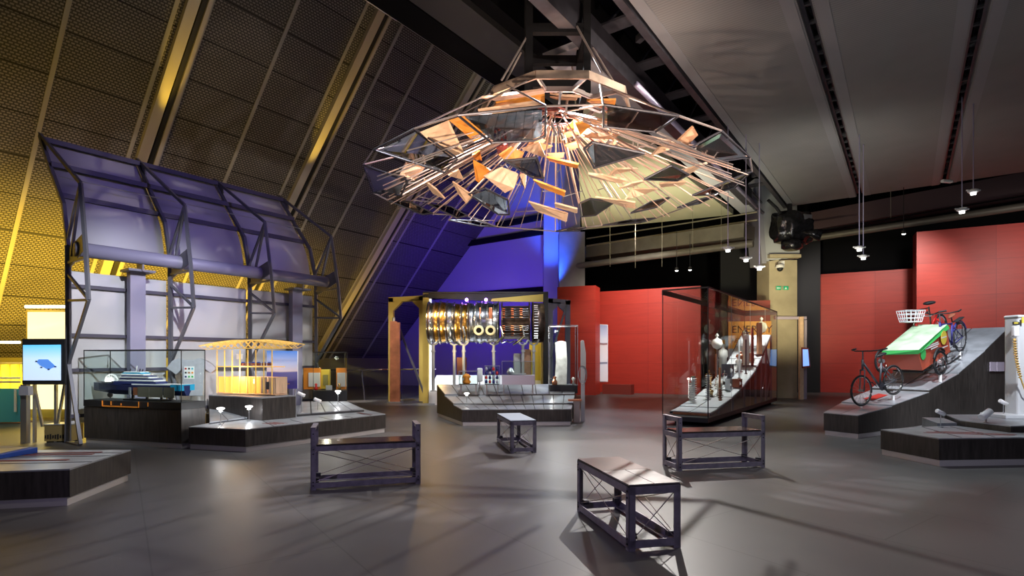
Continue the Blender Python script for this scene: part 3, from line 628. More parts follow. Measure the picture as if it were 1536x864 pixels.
# house model block
bp = [G(393.5, 596, .77), G(443.6, 593, .77), Vector((-5.35, 10.90, .77)), G(313, 592, .77)]
t = thing('model_plinth', 'dark block plinth carrying the lit timber house model', 'plinth', (-4.9, 10.1, .36))
MB().hexa([Vector((p.x, p.y, .36)) for p in bp]+[p-ZZ*.02 for p in bp]).build('body', 'wood', t); MB().prism([p-ZZ*.02 for p in bp], (0, 0, .02)).build('top_sheet', 'plate', t)
# timber house model
h0 = Vector((-5.52, 10.38, .77)); hx = Vector((.90, -.16, 0)).normalized()
hx = (P(413, 588, 9.95)-P(326, 588, 10.45)); hx.z = 0; LH = hx.length; hx.normalize(); hy = Vector((-hx.y, hx.x, 0)); h0 = P(326, 588, 10.42); h0.z = .77
def HM(x, y, z): return h0+hx*x+hy*y+ZZ*z
t = thing('timber_house_model', 'glowing orange timber house model with a lattice roof on posts', 'model building', HM(LH/2, .1, 0))
MB().hexa([HM(0, 0, .01), HM(LH, 0, .01), HM(LH, .30, .01), HM(0, .30, .01)]+[HM(0, 0, .03), HM(LH, 0, .03), HM(LH, .30, .03), HM(0, .30, .03)]).build('base', 'pale_wood', t)
for i in range(8):
    x = LH*(i+.5)/8
    MB().box(HM(x, .02 if i < 6 else .0, .19), (LH/8*.8, .02, .30), math.atan2(hx.y, hx.x)).build('wall_bay', 'amber_glow' if i < 6 else 'pale_wood', t)
    MB().bar(HM(LH*i/7.4+.01, -.015, .03), HM(LH*i/7.4+.01, -.015, .84), .016).build('post', 'lattice', t)
MB().box(HM(LH*.5, .28, .19), (LH, .02, .30), math.atan2(hx.y, hx.x)).build('back_wall', 'pale_wood', t)
MB().box(HM(LH+.0, .14, .19), (.02, .28, .30), math.atan2(hx.y, hx.x)).build('side_wall', 'pale_wood', t)
MB().box(HM(LH*.88, -.014, .19), (.07, .01, .14), math.atan2(hx.y, hx.x)).build('window', 'dark_steel', t)
mb = MB()
for y in (-.015, .28): mb.bar(HM(0, y, .53), HM(LH*.96, y, .53), .018)
mb.build('floor_beam', 'lattice', t)
for i in range(6): MB().box(HM(LH*(.38+.09*i), .1, .575), (.05, .08, .05)).build('seat_block', 'leather', t); MB().box(HM(LH*(.38+.09*i), .1, .61), (.04, .05, .02)).build('blue_top', 'blue_panel', t)
MB().box(HM(LH*.28, .15, .72), (.12, .01, .10), 0).build('notice', 'white', t)
mb = MB()                                              # lattice roof: two layers joined by diagonals
def R1(i, j, top):
    x = -.22+i*(LH+.55)/12; y = -.22+j*.15; arch = .10*math.sin(math.pi*min(1, max(0, i/12)))
    return HM(x, y, .85+arch*(1 if top else .15)+(.07 if top else 0)+.02*j*.3)
for j in range(5):
    for i in range(12):
        mb.bar(R1(i, j, 1), R1(i+1, j, 1), .010)
        if 0 < i < 11: mb.bar(R1(i, j, 0), R1(i+1, j, 0), .010)
        if i < 11: mb.bar(R1(i, j, 1), R1(i+1, j, 0), .007)
        if i > 0: mb.bar(R1(i, j, 0), R1(i+1, j, 1), .007)
        if j < 4: mb.bar(R1(i, j, 1), R1(i, j+1, 1), .008); mb.bar(R1(i, j, 1), R1(i+1, j+1, 1), .006)
mb.build('lattice_roof', 'lattice', t)
light('POINT', 'model_lamp', HM(LH*.45, -.10, .42), None, 9, (1, .9, .7), .03)
light('POINT', 'model_inner', HM(LH*.3, .15, .2), None, 5, (1, .6, .2), .05)
# sea photograph board
t = thing('sea_photo_board', 'upright photograph of blue sea and sky beside the house model', 'photo board', P(423, 584, 10.8)*Vector((1, 1, 0))+ZZ*.36)
q = [P(400, 584, 10.8), P(446, 583, 10.6), P(446, 526.5, 10.6), P(400, 526, 10.8)]
MB().prism([p+Vector((0, .012, 0)) for p in q], (0, .03, 0)).build('board', 'white', t); MB().quad(q).build('picture', 'sea_photo', t)
MB().bar(P(412, 576.8, 10.7), P(434, 575.6, 10.6), .01, .02).bar(P(426, 574.5, 10.65), P(431, 574.5, 10.62), .01, .02).build('printed_barge', 'tan_wood', t)
for px in (404, 442): p = P(px, 584, 10.73); MB().bar((p.x, p.y+.03, .36), p+Vector((0, .03, 0)), .02).build('leg', 'aluminium', t)
# second glass case with orange exhibits
c2o = P(470, 601, 12.4); c2o.z = .36
def C2(x, y, z=0): return c2o+Vector((.995, .09, 0))*x+Vector((-.36, .93, 0))*y+ZZ*(z-.0)
t = thing('glass_display_case', 'glass case with orange cabinets and papers, far end of the lamp platform', 'display case', C2(.36, .3))
MB().hexa([C2(0, 0), C2(.75, 0), C2(.75, .7), C2(0, .7), C2(0, 0, .36), C2(.75, 0, .36), C2(.75, .7, .36), C2(0, .7, .36)]).build('plinth', 'black', t)
glassbox(t, C2, .75, .7, .36, 1.24)
for k, (x0, y0, x1, y1, d, m) in enumerate(((456, 552, 481, 584, 12.95, 'orange'), (463, 559, 480, 580, 12.9, 'paper'), (482, 554, 495, 583, 13.0, 'yellow'), (485, 562, 492, 578, 12.95, 'olive_wall'), (505, 552, 518.5, 584, 12.8, 'orange'), (506, 559, 518, 580, 12.75, 'paper'), (489, 578, 498, 585, 12.6, 'white'))):
    A = P(x0, y1, d); B = P(x1, y0, d)
    tag(MB().box((A+B)/2, (B.x-A.x, .09 if m in ('orange', 'yellow') else .04, B.z-A.z)).build(('cabinet', 'paper_sheet', 'yellow_cabinet', 'niche_panel', 'cabinet', 'paper_sheet', 'white_box')[k], m, bevel=.004),
        ('left orange cabinet inside the case with papers', 'white printed sheet on the left orange cabinet', 'yellow cabinet between the two orange ones', 'olive niche panel on the yellow cabinet', 'right orange cabinet inside the case', 'white printed sheet on the right orange cabinet', 'small white box at the foot of the yellow cabinet')[k], ('cabinet', 'paper', 'cabinet', 'panel', 'cabinet', 'paper', 'box')[k])
for k, (x, m) in enumerate(((474, 'bike_red'), (509, 'brass'))):
    tag(MB().lathe([(.03, 0), (.045, .04), (.02, .09), (.035, .13), (0, .16)], P(x, 585, 12.55), n=12).build('small_model', m, smooth=True), ('small red model in front of the left orange cabinet', 'small brass model in front of the right orange cabinet')[k], 'model')
light('POINT', 'case_lamp', C2(.3, .2, 1.1), None, 7, (1, .9, .7), .05)
# small lamps
def small_lamp(label, base, h, twin=True, glow=True, group='small stalk lamps on the platforms'):
    t = thing('stalk_lamp', label, 'lamp', base, group); b = Vector(base)
    MB().lathe([(.035, 0), (.035, .012), (.008, .014)], b, n=12).build('foot', 'aluminium', t)
    MB().tube([b, b+ZZ*h], .006, 6).build('stalk', 'aluminium', t)
    if twin:
        MB().lathe([(.015, -.03), (.055, -.015), (.062, 0), (.05, .012), (0, .018)], b+ZZ*h, n=16).build('shade', 'soft_bulb' if glow else 'white', t, True)
        MB().lathe([(.02, 0), (.03, -.02), (0, -.03)], b+ZZ*(h-.03), n=10).build('bulb', 'bulb', t, True)
    else:
        ax = Vector((-.8, -.1, .35)).normalized(); MB().lathe([(.0, -.075), (.032, -.07), (.034, .07), (.02, .075), (0, .06)], b+ZZ*(h+.01), ax, 14).build('head', 'white_gloss', t, True)
    return t
small_lamp('lowest left stalk lamp on the lamp platform, nearest the ship case', G(331, 637, .36), .27, True)
small_lamp('stalk lamp between ship case and house block, second from left', G(373.5, 632, .36), .26)
small_lamp('stalk lamp in front of the house block corner', G(436, 626, .36), .26)
small_lamp('tall stalk lamp rising to the glowing house model', G(381, 625.5, .36), .69)
small_lamp('white tube lamp leaning over the grey panel board', G(452, 619, .42), .34, False)
small_lamp('short tube lamp in the middle of the grey panel board', G(476.5, 620, .37), .25, False)
small_lamp('bright stalk lamp in front of the orange exhibit case', G(507, 608, .47), .30)
small_lamp('stalk lamp on the engine platform front left', G(700, 607, .40), .26)
for px, py, h in ((373.5, 632, .24), (436, 626, .24), (507, 608, .27), (331, 637, .25)): light('POINT', 'stalk_glow', G(px, py, .36 if px < 500 else .47)+ZZ*(h-.05), None, 5, (.95, .97, 1), .02)

# ------------------------------------------------------------------ curved canopy
t = thing('curved_canopy', 'large curved violet canopy on steel trusses along the left wall', 'canopy', AB(5.6, -11.7))
TA = [3.16, 4.77, 6.37, 8.03]
outer = [(-13.3, 5.70), (-11.1, 4.36), (-10.85, 3.2), (-10.73, 2.40), (-11.69, 1.37)]
inner = [(-13.3, 5.68), (-12.62, 4.88), (-11.95, 4.15), (-11.72, 3.4), (-11.70, 2.4), (-11.70, 1.35), (-11.74, 0)]
def sheetrow(a, pts, off=-.10): return [AB(a, b_+off, z_) for b_, z_ in pts]
def smoothc(pts, n=5):
    o = []
    for i in range(len(pts)-1):
        p0 = pts[max(0, i-1)]; p1 = pts[i]; p2 = pts[i+1]; p3 = pts[min(len(pts)-1, i+2)]
        for k in range(n):
            f = k/n; o.append(tuple(.5*((2*p1[c])+(-p0[c]+p2[c])*f+(2*p0[c]-5*p1[c]+4*p2[c]-p3[c])*f*f+(-p0[c]+3*p1[c]-3*p2[c]+p3[c])*f**3) for c in (0, 1)))
    o.append(pts[-1]); return o
up = smoothc([(-13.25, 5.66), (-12.62, 4.9), (-12.02, 4.15), (-11.78, 3.38)]); lo = [(-11.72, 2.98), (-11.72, 1.6), (-11.74, .32)]
for i, (aa, ab) in enumerate(zip(TA, TA[1:])):
    MB().grid([sheetrow(aa+.03, up), sheetrow(ab-.03, up)]).build('upper_sheet', 'sheet', t, True, solid=.012)
    MB().grid([sheetrow(aa+.03, lo), sheetrow(ab-.03, lo)]).build('lower_sheet', 'sheet', t, False, solid=.012)
for a in TA:
    mb = MB()
    for pr, w_ in ((outer, .055), (inner, .07)):
        for p, q in zip(pr, pr[1:]): mb.bar(AB(a, *p), AB(a, *q), w_*.8, w_)
    for p, q in (((-11.1, 4.36), (-11.74, 3.5)), ((-11.1, 4.36), (-11.55, 3.2)), ((-11.7, 2.9), (-10.75, 2.42)), ((-11.7, 2.45), (-10.75, 2.40)), ((-11.72, 3.1), (-10.86, 3.1))): mb.bar(AB(a, *p), AB(a, *q), .04)
    tr = mb.build('truss_frame', 'canopy_steel', t)
    MB().prism([AB(a, -11.7, 3.0), AB(a, -11.7, 3.34), AB(a, -11.0, 3.52), AB(a, -10.9, 3.25)], U*.02).build('gusset_plate', 'canopy_steel', tr)
    MB().prism([AB(a, -13.45, 5.78), AB(a, -13.2, 5.55), AB(a, -12.9, 5.3), AB(a, -12.95, 5.5)], U*.03).build('tip_plate', 'canopy_steel', tr)
for b_, z_ in ((-13.08, 5.56), (-12.62, 5.0), (-12.18, 4.36)): MB().bar(AB(TA[0], b_-.02, z_), AB(TA[-1], b_-.02, z_), .05, .09).build('purlin', 'purlin', t)
for z_ in (2.72, 1.86, 1.25, .45): MB().bar(AB(TA[0], -11.76, z_), AB(TA[-1], -11.76, z_), .04, .06).build('purlin', 'purlin', t)
MB().tube([AB(TA[0], -12.2, 4.68), AB(TA[-1], -12.2, 4.68)], .008, 6).build('tension_wire', 'aluminium', t)
MB().tube([AB(TA[0]-.02, -11.3, 3.29), AB(TA[-1]+.1, -11.3, 3.29)], .125, 16).build('main_beam', 'canopy_post', t, True)
MB().bar(AB(TA[0], -11.55, 3.42), AB(TA[-1], -11.55, 3.42), .06, .04).build('beam_flange', 'pale_wood', t)
for a in (4.14, 7.4):
    r = math.atan2(U.y, U.x)
    MB().box(AB(a, -11.58, 1.52), (.25, .16, 3.04), r).build('post', 'canopy_post', t); MB().box(AB(a, -11.5, 3.06), (.44, .4, .04), r).build('cap_plate', 'canopy_steel', t); MB().box(AB(a, -11.4, 3.12), (.03, .26, .14), r).build('fin_plate', 'canopy_steel', t)
    MB().box(AB(a, -11.58, .015), (.34, .2, .03), r).build('base_plate', 'canopy_steel', t)
mb = MB()
for a in TA: MB().bar(AB(a, -11.72, .02), AB(a, -11.15, .02), .08, .03).build('foot_plate', 'canopy_steel', t); MB().bar(AB(a, -11.69, 1.35), AB(a, -11.1, .03), .05).build('raker', 'canopy_steel', t)

# monitor stand at left
t = thing('monitor_stand', 'screen showing a blue machine on steel posts, far left', 'monitor', P(65, 664, 9.3)*Vector((1, 1, 0)))
A = P(32, 577, 9.35); B = P(97, 577, 9.35); zt = P(0, 508, 9.35).z
MB().box(((A.x+B.x)/2, 9.40, (A.z+zt)/2), (B.x-A.x, .08, zt-A.z)).build('housing', 'black', t, bevel=.01)
MB().quad([P(34.5, 570.5, 9.35), P(91.5, 570.5, 9.35), P(91.5, 517, 9.35), P(34.5, 517.5, 9.35)]).build('screen', 'sky_screen', t)
mb = MB(); mb.prism([P(x, y, 9.345) for x, y in ((55, 543), (58, 539), (72, 539), (80, 546), (84, 550), (78, 552), (73, 555), (66, 551), (60, 548))], (0, -.002, 0)); mb.build('screen_figure', mat('screen_machine', (.05, .15, .5), .5, emit=(.08, .22, .62), es=1), t)
for x, y in ((54.5, 542), (73, 554), (62, 551), (83, 550)): MB().box(P(x, y, 9.338), (.035, .003, .022)).build('screen_detail', 'navy', t)
for x0, x1 in ((32, 41),): a_, b_ = P(x0, 577, 9.4), P(x1, 577, 9.4); MB().box(((a_.x+b_.x)/2, 9.42, a_.z/2), (b_.x-a_.x, .08, a_.z)).build('post', 'aluminium', t)
for x in (52, 84): p = P(x, 577, 9.5); MB().box((p.x, 9.5, p.z/2), (.04, .04, p.z)).build('post', 'aluminium', t)
a_ = P(51, 577, 9.5); b_ = P(64, 640, 9.5); MB().bar(a_, b_, .035).build('strut', 'aluminium', t); MB().bar(P(97, 577, 9.5), P(86, 640, 9.5), .035).build('strut', 'aluminium', t)
MB().box(P(39, 586, 9.36), (.16, .1, .16)).build('control_box', 'grey_paint', t)
t2 = thing('perforated_bench_box', 'small perforated metal box seat under the monitor', 'box', Vector((-7.9, 9.55, 0)))
MB().box((-7.88, 9.62, .16), (.44, .3, .28), .1).build('body', mat('yellow_lit_metal', (.35, .27, .12), .4, .5), t2); MB().box((-7.88, 9.62, .31), (.46, .32, .015), .1).build('lid', 'plate', t2)  # body metal coloured as if lit yellow, light put into the base colour
mb = MB(); [mb.box((-8.06+.04*k, 9.445+.004*k, .10), (.018, .01, .05+.02*(k % 3)), .1) for k in range(9)]; mb.build('slots', 'black', t2); MB().box((-7.88, 9.62, .01), (.4, .26, .02), .1).build('base', 'black', t2)
# glowing light box and yellow corner beyond
t = thing('light_box', 'tall glowing cream light box behind the monitor', 'light box', P(70, 622, 13.0)*Vector((1, 1, 0)))
A = P(42, 468, 13.0); B = P(97, 626, 13.0)
MB().box(((A.x+B.x)/2, 13.05, (A.z+.1)/2), (B.x-A.x+.12, .06, A.z+.0)).build('frame', 'yellow_paint', t); MB().box(((A.x+B.x)/2, 13.0, (A.z+.25)/2), (B.x-A.x, .03, A.z-.25)).build('lit_panel', 'lightbox', t)
MB().box(P(68, 460, 13.0), (.95, .04, .06)).build('tube_light', 'soft_bulb', t)
t = thing('teal_exhibit_board', 'teal board with white edge at the far left behind the railing', 'board', (-11.2, 11.6, 0))
q = [P(-40, 634, 12.2), P(30, 633, 12.2), P(30, 583, 12.2), P(-40, 582, 12.2)]
MB().prism(q, (0, .05, 0)).build('board', 'teal', t); MB().box(P(23, 601, 12.15), (.045, .02, .5)).build('white_bar', 'white', t)
MB().prism([P(-40, 640, 12.25), P(31, 640, 12.25), P(31, 634, 12.25), P(-40, 634, 12.25)], (0, .3, 0)).build('shelf', 'copper', t)
a_ = P(-40, 645, 12.4); MB().box((P(0, 600, 12.4).x-.3, 12.5, .08), (1.2, .2, .15)).build('foot', 'black', t)
q = thing('yellow_curtain', 'yellow-green pleated curtain at the far left edge', 'curtain', P(0, 580, 14.5)*Vector((1, 1, 0)))
mb = MB(); rows = [[Vector((-16+.045*k, 14.5+.05*math.sin(k*1.1), z)) for k in range(80)] for z in (0, 1.3)]; mb.grid(rows).build('cloth', 'curtain', q, True, solid=.01)
MB().tube([(-16, 14.5, 1.33), (-12.4, 14.5, 1.33)], .03).build('rod', 'aluminium', q)
for k, y in enumerate((567, 573)): tag(MB().tube([P(-40, y, 12.6), P(30, y, 12.6)], .025).build('guard_rail', 'white_gloss' if k == 0 else 'lilac'), ('upper', 'lower')[k]+' of two pale rails above the teal board', 'rail')
tag(MB().tube([P(-40, 513, 14.2), P(30, 513.5, 14.2)], .03).build('strip_light', 'soft_bulb'), 'glowing strip light under the yellow wall at far left', 'light')

# glass balustrade behind
t = thing('glass_balustrade', 'glass railing with steel handrail behind the platforms', 'railing', P(560, 601, 18.6)*Vector((1, 1, 0)))
A = Vector((-7.2, 17.4, 0)); B = Vector((-2.7, 19.4, 0))
for i in range(4):
    p = A.lerp(B, i/4+.01); q = A.lerp(B, (i+1)/4-.01); MB().hexa([p, q, q+Vector((0, .02, 0)), p+Vector((0, .02, 0))]+[v_+ZZ*1.0 for v_ in (p, q, q+Vector((0, .02, 0)), p+Vector((0, .02, 0)))]).build('pane', 'glass', t)
for i in range(5): p = A.lerp(B, i/4); MB().bar(p, p+Vector((-.12, .05, 1.05)), .06, .03).build('post', 'canopy_steel', t)
MB().tube([A+ZZ*1.08, B+ZZ*1.08], .03).build('handrail', 'chrome', t); MB().bar(A+ZZ*.03, B+ZZ*.03, .08, .06).build('base_channel', 'aluminium', t)

# ------------------------------------------------------------------ engine platform
fl = Vector((-1.077, 11.77, 0)); lb = Vector((-1.89, 13.76, 0)); fr = Vector((1.29, 11.9, 0)); rb = Vector((1.65, 14.0, 0))
t = thing('engine_platform', 'concave sloping panel platform in front of the jet engine', 'platform', (0, 12.9, 0))
tz = [(0, .355), (.29, .40), (.31, .435), (.645, .56), (.657, .60), (1, .80)]
mb = MB(); sk = [fl, fr, rb, lb]; c = sum(sk, Vector())/4; MB().prism([c+(p-c)*.985 for p in sk], (0, 0, .085)).build('skirting', 'skirting', t)
for i in range(0, 5):
    (t0, z0_), (t1, z1_) = tz[i], tz[i+1]
    a_, b_, c_, d_ = fl.lerp(lb, t0), fr.lerp(rb, t0), fr.lerp(rb, t1), fl.lerp(lb, t1)
    mb.hexa([p+ZZ*.085 for p in (a_, b_, c_, d_)]+[a_+ZZ*(z0_-.015), b_+ZZ*(z0_-.015), c_+ZZ*(z1_-.015), d_+ZZ*(z1_-.015)])
mb.build('body', 'wood', t)
for i, n in ((0, 12), (2, 12), (4, 10)):
    (t0, z0_), (t1, z1_) = tz[i], tz[i+1]; mb = MB()
    for k in range(n):
        f0, f1 = k/n+.003, (k+1)/n-.003
        a_ = fl.lerp(lb, t0).lerp(fr.lerp(rb, t0), f0)+ZZ*(z0_-.012); b_ = fl.lerp(lb, t0).lerp(fr.lerp(rb, t0), f1)+ZZ*(z0_-.012)
        c_ = fl.lerp(lb, t1).lerp(fr.lerp(rb, t1), f1)+ZZ*(z1_-.012); d_ = fl.lerp(lb, t1).lerp(fr.lerp(rb, t1), f0)+ZZ*(z1_-.012)
        mb.hexa([a_, b_, c_, d_]+[p+ZZ*.014 for p in (a_, b_, c_, d_)])
    mb.build('panel_row', 'plate', t)
# gate frame around the engine
t = thing('engine_gantry', 'big yellow and black portal frame around the jet engine', 'frame', (-.8, 17.9, 0))
xl, xr, gz = P(635, 0, 17.9).x, P(822, 0, 17.9).x, 3.58
MB().box((xl+.09, 18.1, gz/2), (.18, .6, gz)).build('post', 'yellow_paint', t); MB().box((xr-.07, 18.1, gz/2), (.14, .6, gz)).build('post', 'black', t)
MB().prism([(xl, 17.8, gz-.02), (xr, 17.8, gz-.02), (xr, 17.8, gz-.15), (-.3, 17.8, gz-.28), (xl, 17.8, gz-.14)], (0, .06, 0)).build('fascia', 'black', t)
MB().box(((xl+xr)/2, 18.35, gz+.02), (xr-xl, 1.1, .06)).build('roof_plate', 'black', t)
MB().prism([P(736, 452, 17.75), P(815, 453, 17.75), P(815, 441, 17.75), P(738, 448, 17.75)], (0, .03, 0)).build('yellow_beam', 'yellow_paint', t)
MB().box((xl+.24, 17.85, 1.75), (.07, .05, 3.3)).build('light_strip', mat('strip_white', (1, 1, 1), .5, emit=(.8, .9, 1), es=1.1), t); MB().box((xr-.2, 18.0, 1.6), (.05, .3, 3.0)).build('inner_lining', 'yellow_paint', t)
MB().hexa([(xl+.2, 17.75, 0), (xr-.2, 17.75, 0), (xr-.2, 19.6, 0), (xl+.2, 19.6, 0), (xl+.2, 17.75, .38), (xr-.2, 17.75, .38), (xr-.2, 19.6, .86), (xl+.2, 19.6, .86)]).build('deck', 'white', t)
for k, (x, z) in enumerate(((700, 454), (729, 454))): MB().lathe([(.05, 0), (.05, .05), (0, .05)], P(x, 449.5, 17.5), (0, -1, -.3), 12).build('stage_light', 'led_violet', t)
A = P(794, 577, 18.9); B = P(814, 514, 18.9); MB().box(((A.x+B.x)/2, 19.0, (A.z+B.z)/2), (B.x-A.x, .05, B.z-A.z)).build('yellow_panel', 'yellow', t)
light('SPOT', 'yellow_panel_lamp', (.3, 17.8, 3.2), (.8, 18.9, 1.2), 60, (1, .8, .3), .05, 60, .9)
# arches
def arch(label, x0, x1, y0, y1, yb0, yb1, d, m, depth=.25):
    t = thing('steel_arch', label, 'arch', Vector(((P(x0, 0, d).x+P(x1, 0, d).x)/2, d, 0)))
    for x, yt in ((x0, y0), (x1, y1)): p = P(x, yt, d); MB().box((p.x, d+depth/2, p.z/2), (.16, depth, p.z)).build('post', m, t)
    A, B = P(x0, y0, d), P(x1, y1, d); MB().bar(A+Vector((-.08, depth/2, -.06)), B+Vector((.08, depth/2, -.06)), depth, .16).build('lintel', m, t)
    for p, s_ in ((A, 1), (B, -1)): MB().prism([p+Vector((s_*.08, 0, -.12)), p+Vector((s_*.38, 0, -.12)), p+Vector((s_*.08, 0, -.42))], (0, depth, 0)).build('gusset', m, t)
    return t
t = arch('yellow steel arch left of the engine frame', 586, 632, 447, 444, 600, 600, 18.6, 'yellow_paint')
MB().bar(P(599, 492, 18.5), P(639, 598, 18.5)+Vector((0, 0, 0)), .12, .06).build('strut', 'canopy_steel', t)
t = arch('grey steel arch right of the engine frame', 826, 852, 448, 451, 600, 600, 18.6, 'canopy_post')
MB().bar(P(850, 458, 18.5), P(824, 540, 18.5), .12, .06).build('strut', 'canopy_steel', t)
p = P(592.5, 600, 18.0)
t = thing('copper_slab', 'tall copper-brown upright slab beside the yellow arch', 'slab', (p.x, 18.0, 0)); MB().box((p.x-.04, 18.0, 1.34), (.22, .14, 2.68)).build('face', 'copper', t); MB().box((p.x+.12, 18.0, 1.33), (.10, .12, 2.62)).build('edge', 'copper', t)
MB().lathe([(.05, 0), (.05, .12), (0, .14)], (p.x-.04, 18, 2.68), n=10).build('cap', 'aluminium', t); MB().box((p.x, 18, .02), (.5, .3, .04)).build('foot', 'aluminium', t)

# the engine
t = thing('jet_engine', 'large silver and gold jet engine on stands inside the portal frame', 'engine', (-.75, 17.3, .44))
ed = 17.2; cy = P(0, 484, ed).z; ax = Vector((1, 0, 0))
ex = lambda px: P(px, 484, ed).x
mat('engine_gold', (.85, .46, .10), .24, 1, noise=.25, nscale=5); mat('engine_silver', (.50, .53, .57), .24, 1, noise=.2, nscale=5); mat('engine_dark', (.10, .07, .06), .35, .8, noise=.4, nscale=9); mat('engine_copper', (.55, .16, .06), .3, .9)
rings = [644, 652, 661, 671, 682, 693, 703, 712]
for i in range(len(rings)-1):
    x0, x1 = ex(rings[i]), ex(rings[i+1]); L = x1-x0; r = .60+.03*math.sin(i)
    MB().lathe([(r, 0), (r+.02, L*.2), (r+.01, L*.7), (r-.02, L)], (x0, ed, cy), ax, 40).build('casing_ring', 'engine_gold' if i % 3 else 'engine_silver', t, True)
    MB().lathe([(r+.06, -.012), (r+.07, 0), (r+.06, .02), (r-.02, .02), (r-.02, -.012)], (x0, ed, cy), ax, 40).build('flange', 'chrome', t, True); MB().lathe([(r+.02, .02), (r+.02, .065), (r-.03, .065)], (x0, ed, cy), ax, 40).build('seal_band', 'engine_dark', t, True)
MB().lathe([(.58, 0), (.62, .05), (.62, ex(749)-ex(712)-.06), (.55, ex(749)-ex(712))], (ex(712), ed, cy), ax, 40).build('casing_ring', 'engine_silver', t, True)
for px in (714, 722, 731, 740, 747): MB().lathe([(.67, 0), (.68, .01), (.67, .03), (.55, .03), (.55, 0)], (ex(px), ed, cy), ax, 40).build('flange', 'engine_silver', t, True)
MB().lathe([(.50, 0), (.52, .05), (.53, ex(792)-ex(752)), (.60, ex(795)-ex(752))], (ex(752), ed, cy), ax, 36).build('core_casing', 'engine_dark', t, True)
for px in (752, 793, 798): MB().lathe([(.64, 0), (.65, .01), (.64, .04), (.5, .04), (.5, 0)], (ex(px), ed, cy), ax, 36).build('flange', 'engine_dark', t)
MB().lathe([(.62, 0), (.62, ex(815)-ex(798)), (.5, ex(815)-ex(798)+.02)], (ex(798), ed, cy), ax, 36).build('rear_casing', 'engine_dark', t, True)
mb = MB(); mb2 = MB()
for k, zz in enumerate((.40, .33, .26, .20, .12, -.14, -.20, -.26, -.36, -.42)):
    y_ = ed-math.sqrt(max(.01, .60**2-zz**2)); xs = [ex(754)+j*(ex(792)-ex(754))/6 for j in range(7)]
    mb.tube([(x, y_, cy+zz-.012*(j % 2)) for j, x in enumerate(xs)], .014, 6)
    for j in (0, 2, 4): MB().tube([(xs[j], y_-.01, cy+zz), (xs[j]+.08, y_-.01, cy+zz)], .02, 6).build('copper_sleeve', 'engine_copper', t)
mb.build('fuel_pipe', 'chrome', t)
mb = MB()
for k in range(14): a = -.9+k*.14; mb.box((ex(803), ed-.63*math.cos(a), cy+.63*math.sin(a)), (.12, .03, .03))
mb.build('rear_studs', 'aluminium', t)
for px in (720, 737): c_ = Vector((ex(px), ed-.60, cy-.27)); MB().lathe([(.09, 0), (.155, .02), (.155, .05), (.085, .06), (.08, .0)], c_, (0, -1, -.1), 24).build('port_flange', mat('port_cream', (.62, .60, .42), .4), t, True); MB().lathe([(.08, 0), (.08, .062), (0, .062)], c_, (0, -1, -.1), 20).build('port_opening', 'matte_black', t)
for px, w_ in ((737, .10), (722, .05)): MB().box((ex(px), ed-.60, cy+.25), (w_, .08, .34)).build('access_panel', 'copper', t, bevel=.02)
mb = MB()
for px0, px1 in ((676, 692), (783, 770), (697, 700), (752, 742)): mb.tube([(ex(px0), ed-.62, cy-.15), (ex(px0)+.06, ed-.6, cy-.45), (ex((px0+px1)/2), ed-.45, cy-.62), (ex(px1), ed-.3, cy-.70)], .035, 8)
for k in range(14): x = ex(650+k*11); mb.tube([(x, ed-.3, cy-.58), (x+.1, ed-.36, cy-.66+.02*(k % 3)), (x+.22, ed-.3, cy-.60)], .02, 6)
mb.build('belly_pipe', 'engine_silver', t)
for px, dy in ((683, -.3), (697, -.35), (741, -.3), (784, -.35), (800, -.3), (652, -.3)):
    x = ex(px); zt = cy-.60; MB().tube([(x, ed+dy, .44), (x, ed+dy, zt-.1)], .045, 10).build('stand_leg', 'column_steel', t); MB().tube([(x-.16, ed+dy, zt+.06), (x-.1, ed+dy, zt-.07), (x, ed+dy, zt-.12), (x+.1, ed+dy, zt-.07), (x+.16, ed+dy, zt+.06)], .03, 8).build('cradle', 'column_steel', t)
    MB().lathe([(.1, 0), (.1, .03), (.05, .04)], (x, ed+dy, .44), n=12).build('foot', 'column_steel', t); MB().lathe([(.07, 0), (.07, .04)], (x, ed+dy, zt-.32), n=12).build('collar', 'column_steel', t)
for px in (660, 790): MB().box((ex(px), 17.25, .22), (.3, .3, .44)).build('foot_block', 'white', t)
light('POINT', 'engine_gold_lamp', (-2.3, 16.3, 3.0), None, 60, (1, .6, .2), .1); light('SPOT', 'engine_deck_lamp', (-1.8, 18.2, 3.3), (-1.9, 18.6, 0), 500, (.85, .93, 1), .1, 100, .8)
light('SPOT', 'arch_spot', (-4.6, 14.4, 5.4), (-3.9, 18.0, 1.6), 900, (1, .9, .82), .1, 40, .9)
# things around the engine platform
def PX(px, py, d): return P(px, py, d)
def pxbox(name, label, cat, x0, x1, y0, y1, d, dep, m, group=None, bevel=0):
    A = P(x0, y1, d); B = P(x1, y0, d); return tag(MB().box(((A.x+B.x)/2, d+dep/2, (A.z+B.z)/2), (B.x-A.x, dep, B.z-A.z)).build(name, m, bevel=bevel), label, cat, group)
def legged_case(label, x0, x1, y0, y1, yb, d, dep, basem, hb):
    A = P(x0, y1, d); B = P(x1, y0, d); L = B.x-A.x; t = thing('small_display_case', label, 'display case', ((A.x+B.x)/2, d+dep/2, P(0, yb, d).z))
    f = lambda x, y, z: Vector((A.x+x, d+y, z)); zb = P(0, yb, d).z
    glassbox(t, f, L, dep, A.z+hb, B.z, 'aluminium', .008); MB().box((A.x+L/2, d+dep/2, A.z+hb/2), (L, dep, hb)).build('base_tray', basem, t)
    for x in (.04, L-.04):
        for y in (.04, dep-.04): MB().bar(f(x, y, zb), f(x, y, A.z), .018).build('leg', 'rod', t)
    return A, B
A, B = legged_case('glass box on thin legs with an orange object, engine platform', 688, 716, 557, 577, 592, 12.9, .3, 'black', .01)
